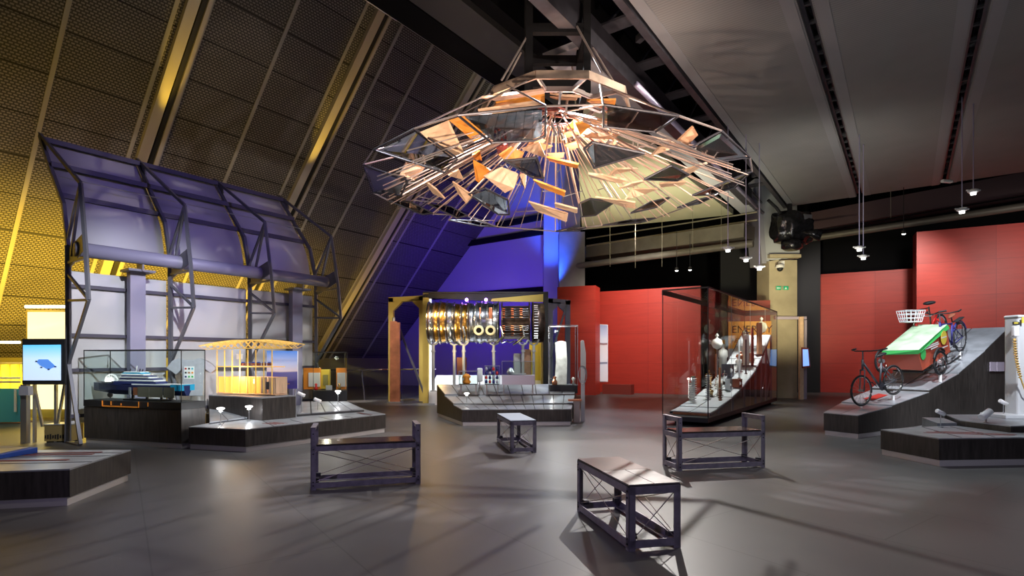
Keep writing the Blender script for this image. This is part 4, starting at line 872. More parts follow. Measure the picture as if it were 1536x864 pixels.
tag(MB().lathe([(.07, 0), (.10, .05), (.06, .12), (.10, .18), (.05, .24), (0, .25)], P(700, 576, 13.05), n=16).build('orange_model', 'orange', smooth=True), 'bright orange rounded model inside the legged glass box', 'model')
A, B = legged_case('glass box on thin legs with purple bottles, middle of the engine platform', 727, 749, 549, 577, 592, 12.9, .3, 'black', .01)
k = 0
for j in range(4):
    for i in range(4):
        p = P(729.5+i*5.4, 575-j*6.4, 12.98+.05*(i % 2)); r = tag(MB().lathe([(.03, 0), (.034, .03), (.03, .06), (.012, .075), (.012, .09)], p, n=10).build('purple_vial', ('navy', 'bike_red', 'bike_blue', 'lilac')[(i+j) % 4], smooth=True), 'small dark glass vial stacked in the legged case of bottles', 'vial', 'vials in the legged case')
A, B = legged_case('wide glass box with a lilac base, right of the purple bottles', 753, 802, 542, 577, 592, 12.9, .45, 'lilac', .22)
tag(MB().box(P(778, 560.5, 13.1), (.35, .2, .02)).lathe([(.04, 0), (.1, .06), (.03, .16), (0, .17)], P(766, 562, 13.1)).build('mint_model', 'plate', smooth=False), 'small grey model inside the wide lilac-based case', 'model')
pxbox('white_cylinder_exhibit', 'white upright exhibit block between the orange and purple cases', 'exhibit', 715.5, 723.5, 552, 573, 13.3, .15, 'white', bevel=.03)
p = P(719.5, 573, 13.37); tag(MB().bar((p.x, p.y, .72), p, .03).build('exhibit_post', 'rod'), 'short post under the white upright exhibit block', 'post')
p = pxbox('grey_machine_exhibit', 'grey and white machine standing behind the lilac-based case', 'exhibit', 770, 782, 530, 563, 17.0, .3, 'column_steel', bevel=.04)
pxbox('copper_frame_exhibit', 'brown framed exhibit behind the wide glass box', 'exhibit', 784, 797, 524, 563, 17.1, .3, 'tan_wood', bevel=.03)
pxbox('brown_crate_exhibit', 'brown box exhibit under the engine, left of the bottles', 'exhibit', 685, 699, 536, 562, 16.9, .3, 'leather', bevel=.02)
# tall stone case at right of platform
t = thing('glass_display_case', 'tall glass case with a rough white stone slab, right of the engine', 'display case', (1.5, 13.9, .6))
A = P(825, 590, 13.4); f = lambda x, y, z: Vector((A.x+x, 13.4+y, z)); zt = P(0, 488, 13.4).z; zb = P(0, 578, 13.4).z
MB().box((A.x+.34, 13.65, (.60+zb)/2), (.68, .5, zb-.60)).build('plinth', 'black', t); glassbox(t, f, .68, .5, zb, zt, 'aluminium', .008)
mb = MB(); q = [(832, 577), (850, 577), (851, 540), (849, 513), (842, 511), (833, 514), (834, 545)]; mb.prism([P(x, y, 13.7) for x, y in q], (0, .1, 0)); tag(mb.build('stone_slab', 'stone', bevel=.01), 'rough white stone slab standing in the tall glass case', 'stone')
tag(MB().lathe([(.06, 0), (.07, .08), (.03, .14), (.05, .2), (0, .22)], P(832, 577.5, 13.52), n=14).build('copper_model', 'copper', smooth=True), 'small copper model at the foot of the stone slab', 'model')
tag(MB().lathe([(.04, 0), (.02, .1), (.05, .16), (0, .2)], P(860, 577.5, 13.6), n=12).build('white_figurine', 'porcelain', smooth=True), 'small white figurine right of the stone slab', 'figurine')
light('POINT', 'stone_case_lamp', P(838, 495, 13.45), None, 60, (1, .98, .95), .04); light('POINT', 'stone_case_lamp', P(829, 570, 13.5), None, 3, (1, .98, .95), .03)
# audio post
t = thing('audio_post', 'tall grey audio handset post at the right of the engine platform', 'post', P(873, 630, 12.6)*Vector((1, 1, 0)))
q = [(871, 512), (873, 510), (876, 511), (879, 530), (879, 560), (877, 572), (871, 572)]
MB().prism([P(x, y, 12.6) for x, y in q], (0, .05, 0)).build('handset', 'column_steel', t, bevel=.01); p = P(874.5, 572, 12.6); MB().box((p.x, 12.63, p.z/2), (.085, .05, p.z)).build('post', 'column_steel', t)
mb = MB(); pts = [P(874+6*math.cos(a), 562+14*math.sin(a), 12.58) for a in [2*math.pi*k/16 for k in range(16)]]; mb.tube(pts, .012, 6, True).build('cord_loop', 'aluminium', t); MB().box((p.x-.20, 12.52, .50), (.30, .16, .04)).build('shelf', 'copper', t); MB().box((p.x-.16, 12.52, .25), (.14, .12, .5)).build('shelf_support', 'rod', t)
# photo panel wall
t = thing('photo_panels', 'three stacked white photographs on the red wall behind the engine', 'picture', P(902, 583, 22.8)); MB().quad([P(894, 572, 22.9), P(911, 572, 22.4), P(911, 488, 22.4), P(894, 487, 22.9)]).build('picture', 'photo_panel', t); MB().prism([P(893, 573, 22.93), P(912, 573, 22.43), P(912, 487, 22.43), P(893, 486, 22.93)], (0, .04, 0)).build('frame', 'white', t)
tag(MB().box(Vector((4.35, 22.4, .2)), (1.2, .45, .4), -.5).build('dark_bench_seat', 'dark_red'), 'low dark red bench seat below the stacked photographs', 'bench')

# ------------------------------------------------------------------ tall energy case
E0 = Vector((4.11, 11.46, 0)); EW_, EL = .98, 7.5
def EC(s_, q_, z_=0): return E0+U*s_-V*q_+ZZ*z_
t = thing('glass_display_case', 'very tall glass case with a curved ramp of electrical exhibits', 'display case', EC(3.7, .5))
MB().hexa([EC(.5, .1), EC(EL-.4, .1), EC(EL-.4, EW_-.1), EC(.5, EW_-.1)]+[EC(.5, .1, .1), EC(EL-.4, .1, .1), EC(EL-.4, EW_-.1, .1), EC(.5, EW_-.1, .1)]).build('recessed_base', 'matte_black', t)
MB().hexa([EC(0, 0, .10), EC(EL, 0, .10), EC(EL, EW_, .10), EC(0, EW_, .10), EC(0, 0, .20), EC(EL, 0, .20), EC(EL, EW_, .20), EC(0, EW_, .20)]).build('base_deck', 'black', t)
fE = lambda x, y, z: EC(x, y, z)
glassbox(t, fE, EL, EW_, .20, 2.95, 'black', .016)
for s_ in (1.9, 3.8, 5.7): MB().bar(EC(s_, 0, .2), EC(s_, 0, 2.95), .006).build('pane_joint', 'aluminium', t)
MB().bar(EC(0, EW_, 2.9), EC(EL, EW_, 2.9), .04, .08).build('top_rail', 'black', t); MB().bar(EC(EL, 0, 2.9), EC(EL, EW_, 2.9), .04, .08).build('top_rail', 'black', t)
prof = [(.35, .27), (.96, .34), (2.19, .51), (3.37, .76), (4.66, 1.13), (5.4, 1.45), (6.1, 1.82), (6.81, 2.2)]
r0 = thing('curved_exhibit_ramp', 'curved stepped ramp of pale panels inside the tall glass case', 'ramp', EC(3.5, .5, .2))
for (s0, zz0), (s1, zz1) in zip(prof, prof[1:]):
    for q0, q1 in ((.06, .49), (.51, .92)):
        p = [EC(s0+.01, q0, zz0+.015), EC(s1-.01, q0, zz1-.005), EC(s1-.01, q1, zz1-.005), EC(s0+.01, q1, zz0+.015)]; MB().hexa([v_-ZZ*.02 for v_ in p]+p).build('panel', mat('ramp_panel', (.52, .54, .57), .4) if 'ramp_panel' not in M else 'ramp_panel', r0)
for q_ in (.05, .93):
    mb = MB()
    for (s0, zz0), (s1, zz1) in zip(prof, prof[1:]): mb.bar(EC(s0, q_, zz0-.03), EC(s1, q_, zz1-.03), .03, .05)
    mb.build('side_rail', 'dark_steel', r0)
    for s_, zz in prof[1:]: MB().bar(EC(s_, q_, .2), EC(s_, q_, zz-.04), .045).build('upright', 'canopy_steel', r0)
MB().box(EC(.65, .5, .235), (.6, .75, .05), math.atan2(U.y, U.x)).build('copper_front', 'copper', r0)
mb = MB(); mb.bar(EC(6.1, .05, .2), EC(6.81, .05, 1.0), .03); mb.bar(EC(6.81, .05, 1.0), EC(6.1, .05, 1.7), .03); mb.bar(EC(5.4, .05, .3), EC(6.1, .05, 1.1), .03); mb.build('brace', 'canopy_steel', r0)
def rz(s_):
    for (s0, a_), (s1, b_) in zip(prof, prof[1:]):
        if s0 <= s_ <= s1: return a_+(b_-a_)*(s_-s0)/(s1-s0)+.02
    return prof[-1][1]+.02
def exhibit(name, label, cat, s_, q_, h, kind, m, r=.07, group=None):
    b = EC(s_, q_, rz(s_)-.02); t = thing(name, label, cat, b, group)
    if kind == 'post': MB().bar(b, b+ZZ*h, r).build('post', m, t, bevel=.006); MB().box(b+ZZ*.012, (r*1.8, r*1.8, .024)).build('foot', 'black', t)
    elif kind == 'insul':
        pr = [(r*.4, 0)]
        n = int(h/.05)
        for k in range(n): z = h*k/n; pr += [(r*.45, z+.005), (r, z+h/n*.35), (r*.95, z+h/n*.5), (r*.45, z+h/n*.65)]
        pr += [(r*.3, h)]; MB().lathe(pr, b, n=18).build('insulator', m, t, True); MB().lathe([(r*.7, 0), (r*.7, .02), (r*.4, .03)], b+ZZ*h, n=14).build('cap', 'chrome', t)
    elif kind == 'globe':
        MB().tube([b, b+ZZ*(h-.1)], .012, 8).build('stem', 'rod', t); MB().lathe([(.02, -r), (r*.7, -r*.7), (r, 0), (r*.75, r*.7), (.03, r), (.02, r*1.3), (r*.35, r*1.5), (0, r*1.9)], b+ZZ*(h-.02), n=20).build('globe', m, t, True)
    elif kind == 'tube': MB().lathe([(r, 0), (r, h*.55), (r*1.35, h*.6), (r*1.2, h*.8), (r*.4, h*.86), (r*.35, h*.93), (r*.5, h), (0, h+.02)], b, n=20).build('tube_body', m, t, True); MB().box(b+ZZ*.01, (r*2.4, r*2.4, .02)).build('foot', 'black', t)
    elif kind == 'box': MB().box(b+ZZ*(h/2+.01), (r*2, r*1.4, h), .9).build('cabinet', m, t, bevel=.006); MB().lathe([(r*.35, 0), (r*.35, .012), (0, .014)], b+ZZ*(h*.55)+Vector((-.2*r*0, -r*1.05, 0)), (-.5, -.85, 0), 14).build('dial', 'white', t)
    return t
exhibit('insulator_stack', 'tall ribbed white insulator stack at the front of the curved ramp', 'insulator', 1.3, .72, .62, 'insul', 'porcelain', .085)
exhibit('insulator_stack', 'ribbed grey insulator just behind the front white one', 'insulator', 1.75, .50, .62, 'insul', 'column_steel', .075)
exhibit('copper_rod_exhibit', 'slim copper rod standing near the front of the curved ramp', 'exhibit', 2.0, .30, .75, 'post', 'copper', .04)
exhibit('white_lamp_exhibit', 'white lamp bust exhibit beside the copper rod', 'exhibit', 2.3, .38, .45, 'tube', 'porcelain', .06)
exhibit('meter_box', 'small dark wooden box with a round dial low on the ramp', 'box', 3.1, .16, .22, 'box', 'leather', .13)
exhibit('scale_exhibit', 'pale grey weighing instrument on the low part of the ramp', 'instrument', 2.75, .28, .30, 'box', 'plate', .09)
exhibit('globe_lamp', 'tall exhibit with a white globe top in the left part of the case', 'lamp', 3.6, .80, 1.05, 'globe', 'porcelain', .15)
exhibit('tube_exhibit', 'white cylindrical valve standing left of the orange sign', 'exhibit', 4.2, .80, .85, 'tube', 'porcelain', .10)
exhibit('white_post_exhibit', 'square white post exhibit in front of the orange sign', 'post', 4.9, .35, .9, 'post', 'porcelain', .13)
exhibit('timber_post_exhibit', 'slim dark red timber post right of the square white post', 'post', 4.9, .18, 1.1, 'post', 'dark_red', .06)
exhibit('timber_post_exhibit', 'thick brown timber post near the top of the ramp', 'post', 5.6, .14, .95, 'post', 'tan_wood', .12)
exhibit('timber_post_exhibit', 'orange-brown timber board left in the tall case', 'post', 4.5, .88, .9, 'post', 'orange_wood', .09)
exhibit('globe_lamp', 'round white globe exhibit at the top right end of the ramp', 'lamp', 6.2, .20, .55, 'globe', 'porcelain', .17)
exhibit('glass_jar_exhibit', 'clear glass jar cluster before the sign in the tall case', 'jar', 5.5, .5, .6, 'globe', 'chrome', .09)
exhibit('glass_jar_exhibit', 'small shiny flask on the middle of the curved ramp', 'jar', 3.4, .55, .35, 'tube', 'chrome', .05)
exhibit('meter_box', 'copper coloured instrument box high on the ramp', 'box', 5.2, .30, .24, 'box', 'copper', .11)
exhibit('insulator_stack', 'small white insulator in the middle of the curved ramp', 'insulator', 2.9, .62, .30, 'insul', 'porcelain', .05)
exhibit('brass_wheel_exhibit', 'dark upright instrument with brass on the left of the ramp', 'instrument', 3.0, .85, .45, 'tube', 'brass', .07)
exhibit('meter_box', 'dark cabinet leaning at the back left of the curved ramp', 'box', 4.0, .62, .35, 'box', 'dark_steel', .17)
exhibit('ceramic_bushing', 'short white ceramic bushing near the left front of the ramp', 'insulator', 1.55, .86, .40, 'insul', 'porcelain', .06)
exhibit('ceramic_bushing', 'brown ribbed bushing beside the slim copper rod', 'insulator', 1.75, .22, .28, 'insul', 'leather', .05)
exhibit('copper_rod_exhibit', 'tall thin copper rod in the left half of the tall case', 'exhibit', 3.2, .72, .85, 'post', 'copper', .035)
exhibit('valve_exhibit', 'squat glass and brass valve in front of the white lamp bust', 'exhibit', 2.1, .55, .22, 'tube', 'brass', .06)
exhibit('valve_exhibit', 'white topped valve just left of the square white post', 'exhibit', 4.5, .45, .42, 'tube', 'porcelain', .07)
exhibit('copper_cylinder', 'copper cylinder on the upper middle of the ramp', 'exhibit', 5.0, .52, .36, 'tube', 'copper', .10)
exhibit('steel_pole_exhibit', 'slim pale steel pole behind the meter box', 'pole', 3.9, .30, 1.05, 'post', 'column_steel', .035)
exhibit('steel_pole_exhibit', 'dark slim pole right of the steel pole on the ramp', 'pole', 4.3, .22, .95, 'post', 'dark_steel', .035)
exhibit('glass_jar_exhibit', 'round clear bulb high in the middle of the ramp', 'jar', 5.9, .60, .50, 'globe', 'chrome', .11)
mb = MB()
for k in range(5): mb.tube([EC(2.65+.03*k, .38, rz(2.7)+.02+.001*k)+Vector((.11*math.cos(a)*(1-.1*k), .11*math.sin(a)*(1-.1*k), 0)) for a in [2*math.pi*j/14 for j in range(14)]], .006, 5, True)
tag(mb.build('cable_coil', 'black'), 'flat coil of black cable lying low on the curved ramp', 'coil')
for s_, q_, pw in ((1.6, .3, 22), (3.4, .25, 26), (5.0, .4, 26), (6.6, .4, 18)): light('SPOT', 'case_spot', EC(s_, q_, 2.85), EC(s_+.15, .5, .5), pw*9, (1, .97, .94), .03, 75, .8)
p = EC(1.9, .93, .95); tag(MB().lathe([(0, -.03), (.03, -.02), (.04, 0), (.03, .02), (0, .03)], p, n=12).tube([p, EC(1.9, .93, rz(1.9)-.01)], .008, 6).build('case_spotlight', 'bulb', smooth=True), 'glaring small lamp at the left side of the tall case', 'lamp')
# sign
t = thing('exhibition_sign', 'orange and white title sign reading ENERGY REVOLUTION behind the tall case', 'sign', (8.45, 19.35, 0))
A = P(1093.5, 523, 19.2); B = P(1157, 523, 19.0); zt = P(0, 482, 19.1).z; zm = A.z; zb = P(0, 545, 19.1).z
d_ = Vector((B.x-A.x, B.y-A.y, 0)); n_ = Vector((0, .06, 0))
MB().prism([(A.x, A.y, zm), (B.x, B.y, zm), (B.x, B.y, zt), (A.x, A.y, zt)], n_).build('orange_face', mat('sign_orange', (.75, .28, .05), .5, emit=(.8, .30, .06), es=.35), t)
MB().prism([(A.x, A.y, zb), (B.x, B.y, zb), (B.x, B.y, zm), (A.x, A.y, zm)], n_).build('white_face', mat('sign_white', (.6, .56, .62), .5, emit=(.6, .56, .62), es=.15), t)
MB().prism([(A.x, A.y+.1, 0), (B.x, B.y+.1, 0), (B.x, B.y+.1, zb), (A.x, A.y+.1, zb)], n_).build('stand', 'black', t)
MB().prism([(A.x, A.y+.08, zt), (B.x, B.y+.08, zt), (B.x, B.y+.08, P(0, 450, 19).z), (A.x, A.y+.08, P(0, 450, 19).z)], n_).build('header', 'dark_red', t)
text_mesh('ENERGY', .365, 'black', Vector((A.x+.08, A.y-.015, zt-.40)), d_, t); text_mesh('REVOLUTION', .20, 'black', Vector((A.x+.08, A.y-.015, zm+.22)), d_, t)
# wood post with screen
t = thing('screen_post', 'pale timber post with small blue touch screen right of the column', 'post', P(1201, 597, 19.6)*Vector((1, 1, 0)))
p = P(1201.5, 475, 19.4); MB().box((p.x, 19.4, p.z/2), (.13, .12, p.z)).build('post', 'pale_wood', t); MB().bar(P(1163, 477, 19.4), P(1209, 477, 19.5), .08, .1).build('crossbar', 'lilac', t)
MB().prism([P(1203, 521, 19.2), P(1213, 522, 19.0), P(1216, 551, 19.0), P(1204, 552, 19.2)], (.0, .06, 0)).build('screen_housing', 'dark_red', t); MB().quad([P(1204.5, 549.5, 19.17), P(1214, 548.5, 18.97), P(1212, 524, 18.97), P(1204, 524, 19.17)]).build('screen', 'screen_blue', t)
p = P(1209, 480, 19.6); MB().box((p.x, 19.7, p.z/2), (.12, .1, p.z)).build('post', 'lilac', t)

# ------------------------------------------------------------------ bicycle ramp
r_ = Vector((.853, .522, 0)); n_ = Vector((-.522, .853, 0)); C0 = Vector((6.27, 9.9, 0))
rp = [(0, .42, .62), (1.27, .55, .95), (2.83, .77, 1.1), (2.84, .80, 1.1), (4.30, 1.14, 1.3), (5.72, 1.65, 1.45), (7.22, 2.26, 1.5)]
def RP(t_, q_, z_=0): return C0+r_*t_+n_*q_+ZZ*z_
t = thing('bicycle_ramp', 'tall dark curved ramp with steel panels carrying the bicycles', 'ramp', RP(3.6, .6))
for (ta, za, wa), (tb, zb, wb) in zip(rp, rp[1:]):
    if tb-ta < .05: continue
    MB().hexa([RP(ta+.01, .01), RP(tb-.01, .01), RP(tb-.01, wb-.02), RP(ta+.01, wa-.02)]+[RP(ta+.01, .01, .085), RP(tb-.01, .01, .085), RP(tb-.01, wb-.02, .085), RP(ta+.01, wa-.02, .085)]).build('skirting', 'skirting', t)
    MB().hexa([RP(ta, 0, .085), RP(tb-.008, 0, .085), RP(tb-.008, wb, .085), RP(ta, wa, .085), RP(ta, 0, za-.012), RP(tb-.008, 0, zb-.03), RP(tb-.008, wb, zb-.03), RP(ta, wa, za-.012)]).build('body', 'wood', t)
    for f0, f1 in ((0, .49), (.51, 1)):
        q = [RP(ta, f0*wa, za-.01), RP(tb-.012, f0*wb, zb-.03), RP(tb-.012, f1*wb, zb-.03), RP(ta, f1*wa, za-.01)]; MB().hexa(q+[p+ZZ*.014 for p in q]).build('top_panel', 'plate', t)
def rampz(t_):
    for (ta, za, wa), (tb, zb, wb) in zip(rp, rp[1:]):
        if ta <= t_ <= tb: return za+(zb-za)*(t_-ta)/(tb-ta)
    return rp[-1][1]
q = [RP(1.6, .50, rampz(1.6)+.006), RP(2.2, .50, rampz(2.2)+.004), RP(2.3, .72, rampz(2.3)+.004), RP(1.65, .72, rampz(1.65)+.008)]; MB().hexa(q+[p+ZZ*.004 for p in q]).build('red_caption', 'red_paint', t)
tt = thing('ramp_label_panel', 'pale violet label panel on the tall side of the bicycle ramp', 'label', RP(6.6, -.02, 1.3))
def RSpx(px, py):                                      # point on the ramp's side plane
    k = (px-CX)/F; s_ = (k*C0.y-C0.x)/(r_.x-k*r_.y); p = C0+r_*s_-n_*.012; return Vector((p.x, p.y, EYE-(py-HY)/F*p.y))
for x0, x1, m in ((1483.5, 1493, 'lilac'), (1494, 1505, 'lilac'), (1506, 1513, 'dark_red')): MB().prism([RSpx(x0, 557), RSpx(x1, 557), RSpx(x1, 543), RSpx(x0, 543)], -n_*.01).build('label_sheet', m, tt)

def make_bike(label, wf, wr, R, frame, step=True, saddle='black', basket=False, rack=False, seat_h=.5, bar_h=.55, single=None, lean=0):
    """wf, wr: wheel centres (world)"""
    t = thing('bicycle', label, 'bicycle', (wf+wr)/2-ZZ*R*1.0)
    d = (wr-wf); L = d.length; d.normalize(); side = d.cross(ZZ).normalized(); up = side.cross(d).normalized()
    if up.z < 0: up = -up
    Q = lambda x, y, z: wf+d*x+up*y+side*z
    def wheel(c, nm='wheel'):
        pts = [c+(d*math.cos(a)+up*math.sin(a))*(R-.018) for a in [2*math.pi*k/36 for k in range(36)]]
        w_ = MB().tube(pts, .018, 8, True).build(nm, 'rubber', t, True)
        MB().tube([c+(p-c)*.93 for p in pts], .010, 6, True).build('rim', 'chrome', w_, True); mb = MB()
        for k in range(20): a = 2*math.pi*k/20; mb.tube([c+side*(.03 if k % 2 else -.03), c+(d*math.cos(a)+up*math.sin(a))*(R-.04)], .0022, 4)
        mb.build('spokes', 'chrome', w_); MB().tube([c-side*.05, c+side*.05], .022, 10).build('hub', 'aluminium', w_)
        return w_
    wheel(wf); wheel(wr)
    bb = Q(L*.56, -.04, 0); head = Q(L*.16, R+.22, 0); headb = Q(L*.12, R+.08, 0); st = Q(L*.72, seat_h-.02, 0)
    mb = MB(); mb.tube([head, bb], .021, 8)
    if not step: mb.tube([head, Q(L*.69, seat_h-.08, 0)], .018, 8)
    mb.tube([bb, Q(L*.70, seat_h-.06, 0)], .018, 8); mb.tube([head+up*.06, headb], .022, 8)
    for s_ in (-.05, .05):
        mb.tube([bb+side*s_*.4, wr+side*s_], .011, 6); mb.tube([Q(L*.69, seat_h-.12, s_*.3), wr+side*s_], .010, 6)
    mb.build('frame', frame, t, True)
    mb = MB()
    for s_ in (-.045, .045): mb.tube([headb+side*s_, wf+side*s_+d*.02, wf+side*s_], .012, 6)
    mb.tube([headb-side*.05, headb+side*.05], .016, 6).build('fork', frame, t, True)
    hb = Q(L*.16+.04, R+bar_h-.06, 0)
    MB().tube([head, hb], .013, 8).build('stem', 'bike_grey', t)
    mb = MB(); mb.tube([hb+side*-.30+d*.12, hb+side*-.16, hb, hb+side*.16, hb+side*.30+d*.12], .012, 8).build('handlebar', 'rubber' if not basket else 'chrome', t, True)
    for s_ in (-1, 1): MB().tube([hb+side*s_*.30+d*.12, hb+side*s_*.31+d*.24], .018, 8).build('grip', 'rubber', t)
    MB().tube([st-up*.05, st+up*.1], .013, 8).build('seat_post', 'chrome', t)
    sd = st+up*.12; mb = MB(); bmesh.ops.create_icosphere(mb.bm, subdivisions=3, radius=1)
    for v in mb.bm.verts:
        c0 = v.co.copy(); wdt = .085*(.35+.65*(c0.x*.5+.5)); v.co = sd+d*c0.x*.14+side*c0.y*wdt+up*(c0.z*.03+.015*c0.x)
    mb.build('saddle', saddle, t, True)
    MB().lathe([(.075, 0), (.078, .005), (.07, .008), (.0, .008)], bb+side*.04, side, 20).build('chainring', 'dark_steel', t); mb = MB()
    for s_ in (-1, 1): e = bb+side*.06*s_+d*.12*s_-up*.11*s_; mb.tube([bb+side*.06*s_, e], .009, 6); mb.bar(e-side*.0, e+side*.09*s_, .06, .02)
    mb.build('pedal_crank', 'rubber', t); MB().tube([bb+side*.045+up*.075, wr+side*.045+up*.03], .005, 5).tube([bb+side*.045-up*.075, wr+side*.045-up*.03], .005, 5).build('chain', 'bolt', t)
    if rack: MB().bar(wr+up*(R+.06)-d*.15, wr+up*(R+.06)+d*.25, .10, .015).tube([wr+side*.05, wr+up*(R+.06)+side*.05+d*.1], .007, 5).tube([wr-side*.05, wr+up*(R+.06)-side*.05+d*.1], .007, 5).build('carrier', 'rubber', t)
    if rack: pts = [wr+(d*math.cos(a)+up*math.sin(a))*(R+.025) for a in [.2+2.3*k/14 for k in range(15)]]; MB().tube(pts, .02, 6).build('mudguard', frame, t, True)
    if basket:
        c = Q(-.02, R+bar_h-.12, 0)-d*.18; mb = MB()
        for h in (0, .05, .10, .15, .20):
            e = .12+.03*h/.2; mb.tube([c+d*x*e+side*y*(e+.06)+up*h for x, y in ((-1, -1), (1, -1), (1, 1), (-1, 1))], .007, 5, True)
        for x, y in [(i/3, s2) for i in (-3, -1, 1, 3) for s2 in (-1, 1)]+[(s2, i/3) for i in (-3, -1, 1, 3) for s2 in (-1, 1)]: mb.tube([c+d*x*.12+side*y*.18, c+d*x*.15+side*y*.21+up*.2], .006, 5)
        mb.build('basket', 'white_gloss', t)
    return t
wf = P(1292, 586, 10.62); wr_ = P(1340, 570, 10.98)
bk = make_bike('grey city bicycle on the low front end of the ramp', wf, wr_, .305, 'bike_grey', True, bar_h=.50, seat_h=.47)
for w_ in (wf, wr_): g_ = G(100, 600); tt_ = (w_-C0).dot(r_); base = Vector((w_.x, w_.y, rampz(max(0, tt_)))); MB().bar(base, Vector((w_.x, w_.y, w_.z-.31)), .03).build('display_foot', 'white', bk)
# cargo tricycle
D1 = Vector((.80, .42, .34)).normalized()
t = thing('cargo_tricycle', 'cargo tricycle with red box and green cover on the ramp', 'tricycle', RP(3.7, .5, 1.0))
def TP(px, py, d): return P(px, py, d)
fbr, fbl = P(1384, 555.6, 11.55), P(1331, 553, 12.1); ftr, ftl = P(1376.7, 529, 11.4), P(1326, 530.5, 12.0)
bbr, bbl = P(1425.6, 527.5, 12.3), P(1378, 527, 12.95); btr, btl = P(1420.4, 491, 12.3), P(1373, 491.5, 12.95)
bx = MB().hexa([fbr, bbr, bbl, fbl, ftr, btr, btl, ftl]).build('cargo_box', 'box_red', t)
cv = [P(1378, 525.5, 11.32), P(1421.5, 487, 12.28), P(1371.5, 487.5, 13.0), P(1323.5, 526.5, 12.0)]; cv = [p+ZZ*.0 for p in cv]
MB().hexa([ftr+Vector((-.02, -.05, -.03)), btr+Vector((.03, -.04, -.02)), btl+Vector((-.03, .03, -.02)), ftl+Vector((-.05, 0, -.03))]+cv).build('cover_skirt', 'green', t)
mb = MB(); n = 14; rows = []
for i in range(n+1):
    row = []
    for j in range(n+1):
        p = cv[0].lerp(cv[3], j/n).lerp(cv[1].lerp(cv[2], j/n), i/n); f = math.sin(math.pi*i/n)*math.sin(math.pi*j/n)
        p = p+ZZ*(.035*min(1, 6*f+.3)+.02*f+.03*f*MN.noise(Vector((i*.3, j*.5, 2)))+.02*f*math.sin(j*.9+i*.5)); row.append(p)
    rows.append(row)
mb.grid(rows).build('canvas_cover', 'pale_green', t, True)
def disc(px, py, dpt, r, m, nm, nrm_): MB().lathe([(r, 0), (r, .004), (0, .004)], P(px, py, dpt), nrm_, 24).build(nm, m, t)
sn = (bbr-fbr).cross(ZZ).normalized()
sn = sn if sn.y < 0 else -sn
fn = (fbl-fbr).cross(ftr-fbr).normalized(); fn = fn if fn.dot(Vector((-1, -1, 0))) > 0 else -fn
def on_side(px, py):                                   # where the view ray meets the box side
    n0 = (bbr-fbr).cross(ftr-fbr).normalized(); o = Vector((0, 0, EYE)); dv = P(px, py, 1)-o; k = (fbr-o).dot(n0)/dv.dot(n0); return o+dv*k, (n0 if n0.dot(o-fbr) > 0 else -n0)
p, nn = on_side(1415.5, 506.5); MB().lathe([(.155, .002), (.155, .006), (0, .006)], p, nn, 24).build('yellow_disc', 'yellow', t)
p, nn = on_side(1385, 531); MB().lathe([(.125, .002), (.125, .006), (0, .006)], p-nn*.0+Vector((-.02, -.02, 0)), nn, 24).build('green_disc', 'green', t)
mb = MB()
for (x0, y0, x1, y1) in ((1386, 521.5, 1407, 513), (1387, 524, 1408, 515.5), (1396, 524, 1406, 519.5), (1413, 522, 1421, 518.5), (1411.5, 507, 1419.5, 504.5)):
    a_, nn = on_side(x0, y0); b_, _ = on_side(x1, y1); mb.bar(a_+nn*.006, b_+nn*.006, .004, .022)
mb.build('white_marking', 'white', t)
def wheel_at(c, R, dd, par, nm='wheel'):
    dd = Vector(dd).normalized(); side = dd.cross(ZZ).normalized(); up = side.cross(dd); up = up if up.z > 0 else -up
    pts = [c+(dd*math.cos(a)+up*math.sin(a))*(R-.02) for a in [2*math.pi*k/32 for k in range(32)]]
    w_ = MB().tube(pts, .022, 8, True).build(nm, 'rubber', par, True); MB().tube([c+(p-c)*.88 for p in pts], .014, 6, True).build('rim', 'chrome', w_, True); mb = MB()
    for k in range(18): a = 2*math.pi*k/18; mb.tube([c+side*(.03 if k % 2 else -.03), c+(dd*math.cos(a)+up*math.sin(a))*(R-.04)], .003, 4)
    mb.build('spokes', 'chrome', w_); MB().tube([c-side*.05, c+side*.05], .045, 12).build('hub', 'aluminium', w_)
    return w_
wc = P(1410.4, 544, 11.75); wheel_at(wc, .272, (.80, .42, .2), t); wheel_at(wc+Vector((-.62, .95, .03)), .272, (.80, .42, .2), t); wheel_at(P(1411, 489, 13.4), .30, (.80, .42, .2), t)
pts = [wc+(r_*math.cos(a)+ZZ*math.sin(a))*.31-n_*.0 for a in [.9+2.0*k/12 for k in range(13)]]; MB().tube(pts, .025, 6).build('mudguard', 'rubber', t, True)
b0 = Vector((wc.x, wc.y, rampz((wc-C0).dot(r_)))); MB().bar(b0, wc-ZZ*.25, .04).build('display_foot', 'white', t)
MB().tube([P(1384, 556, 11.7), P(1425, 545, 12.2), P(1440, 534, 12.5)], .02).build('chassis', 'rubber', t)
MB().tube([P(1340, 556, 12.2), P(1384, 558, 11.7)], .02).build('axle', 'rubber', t)
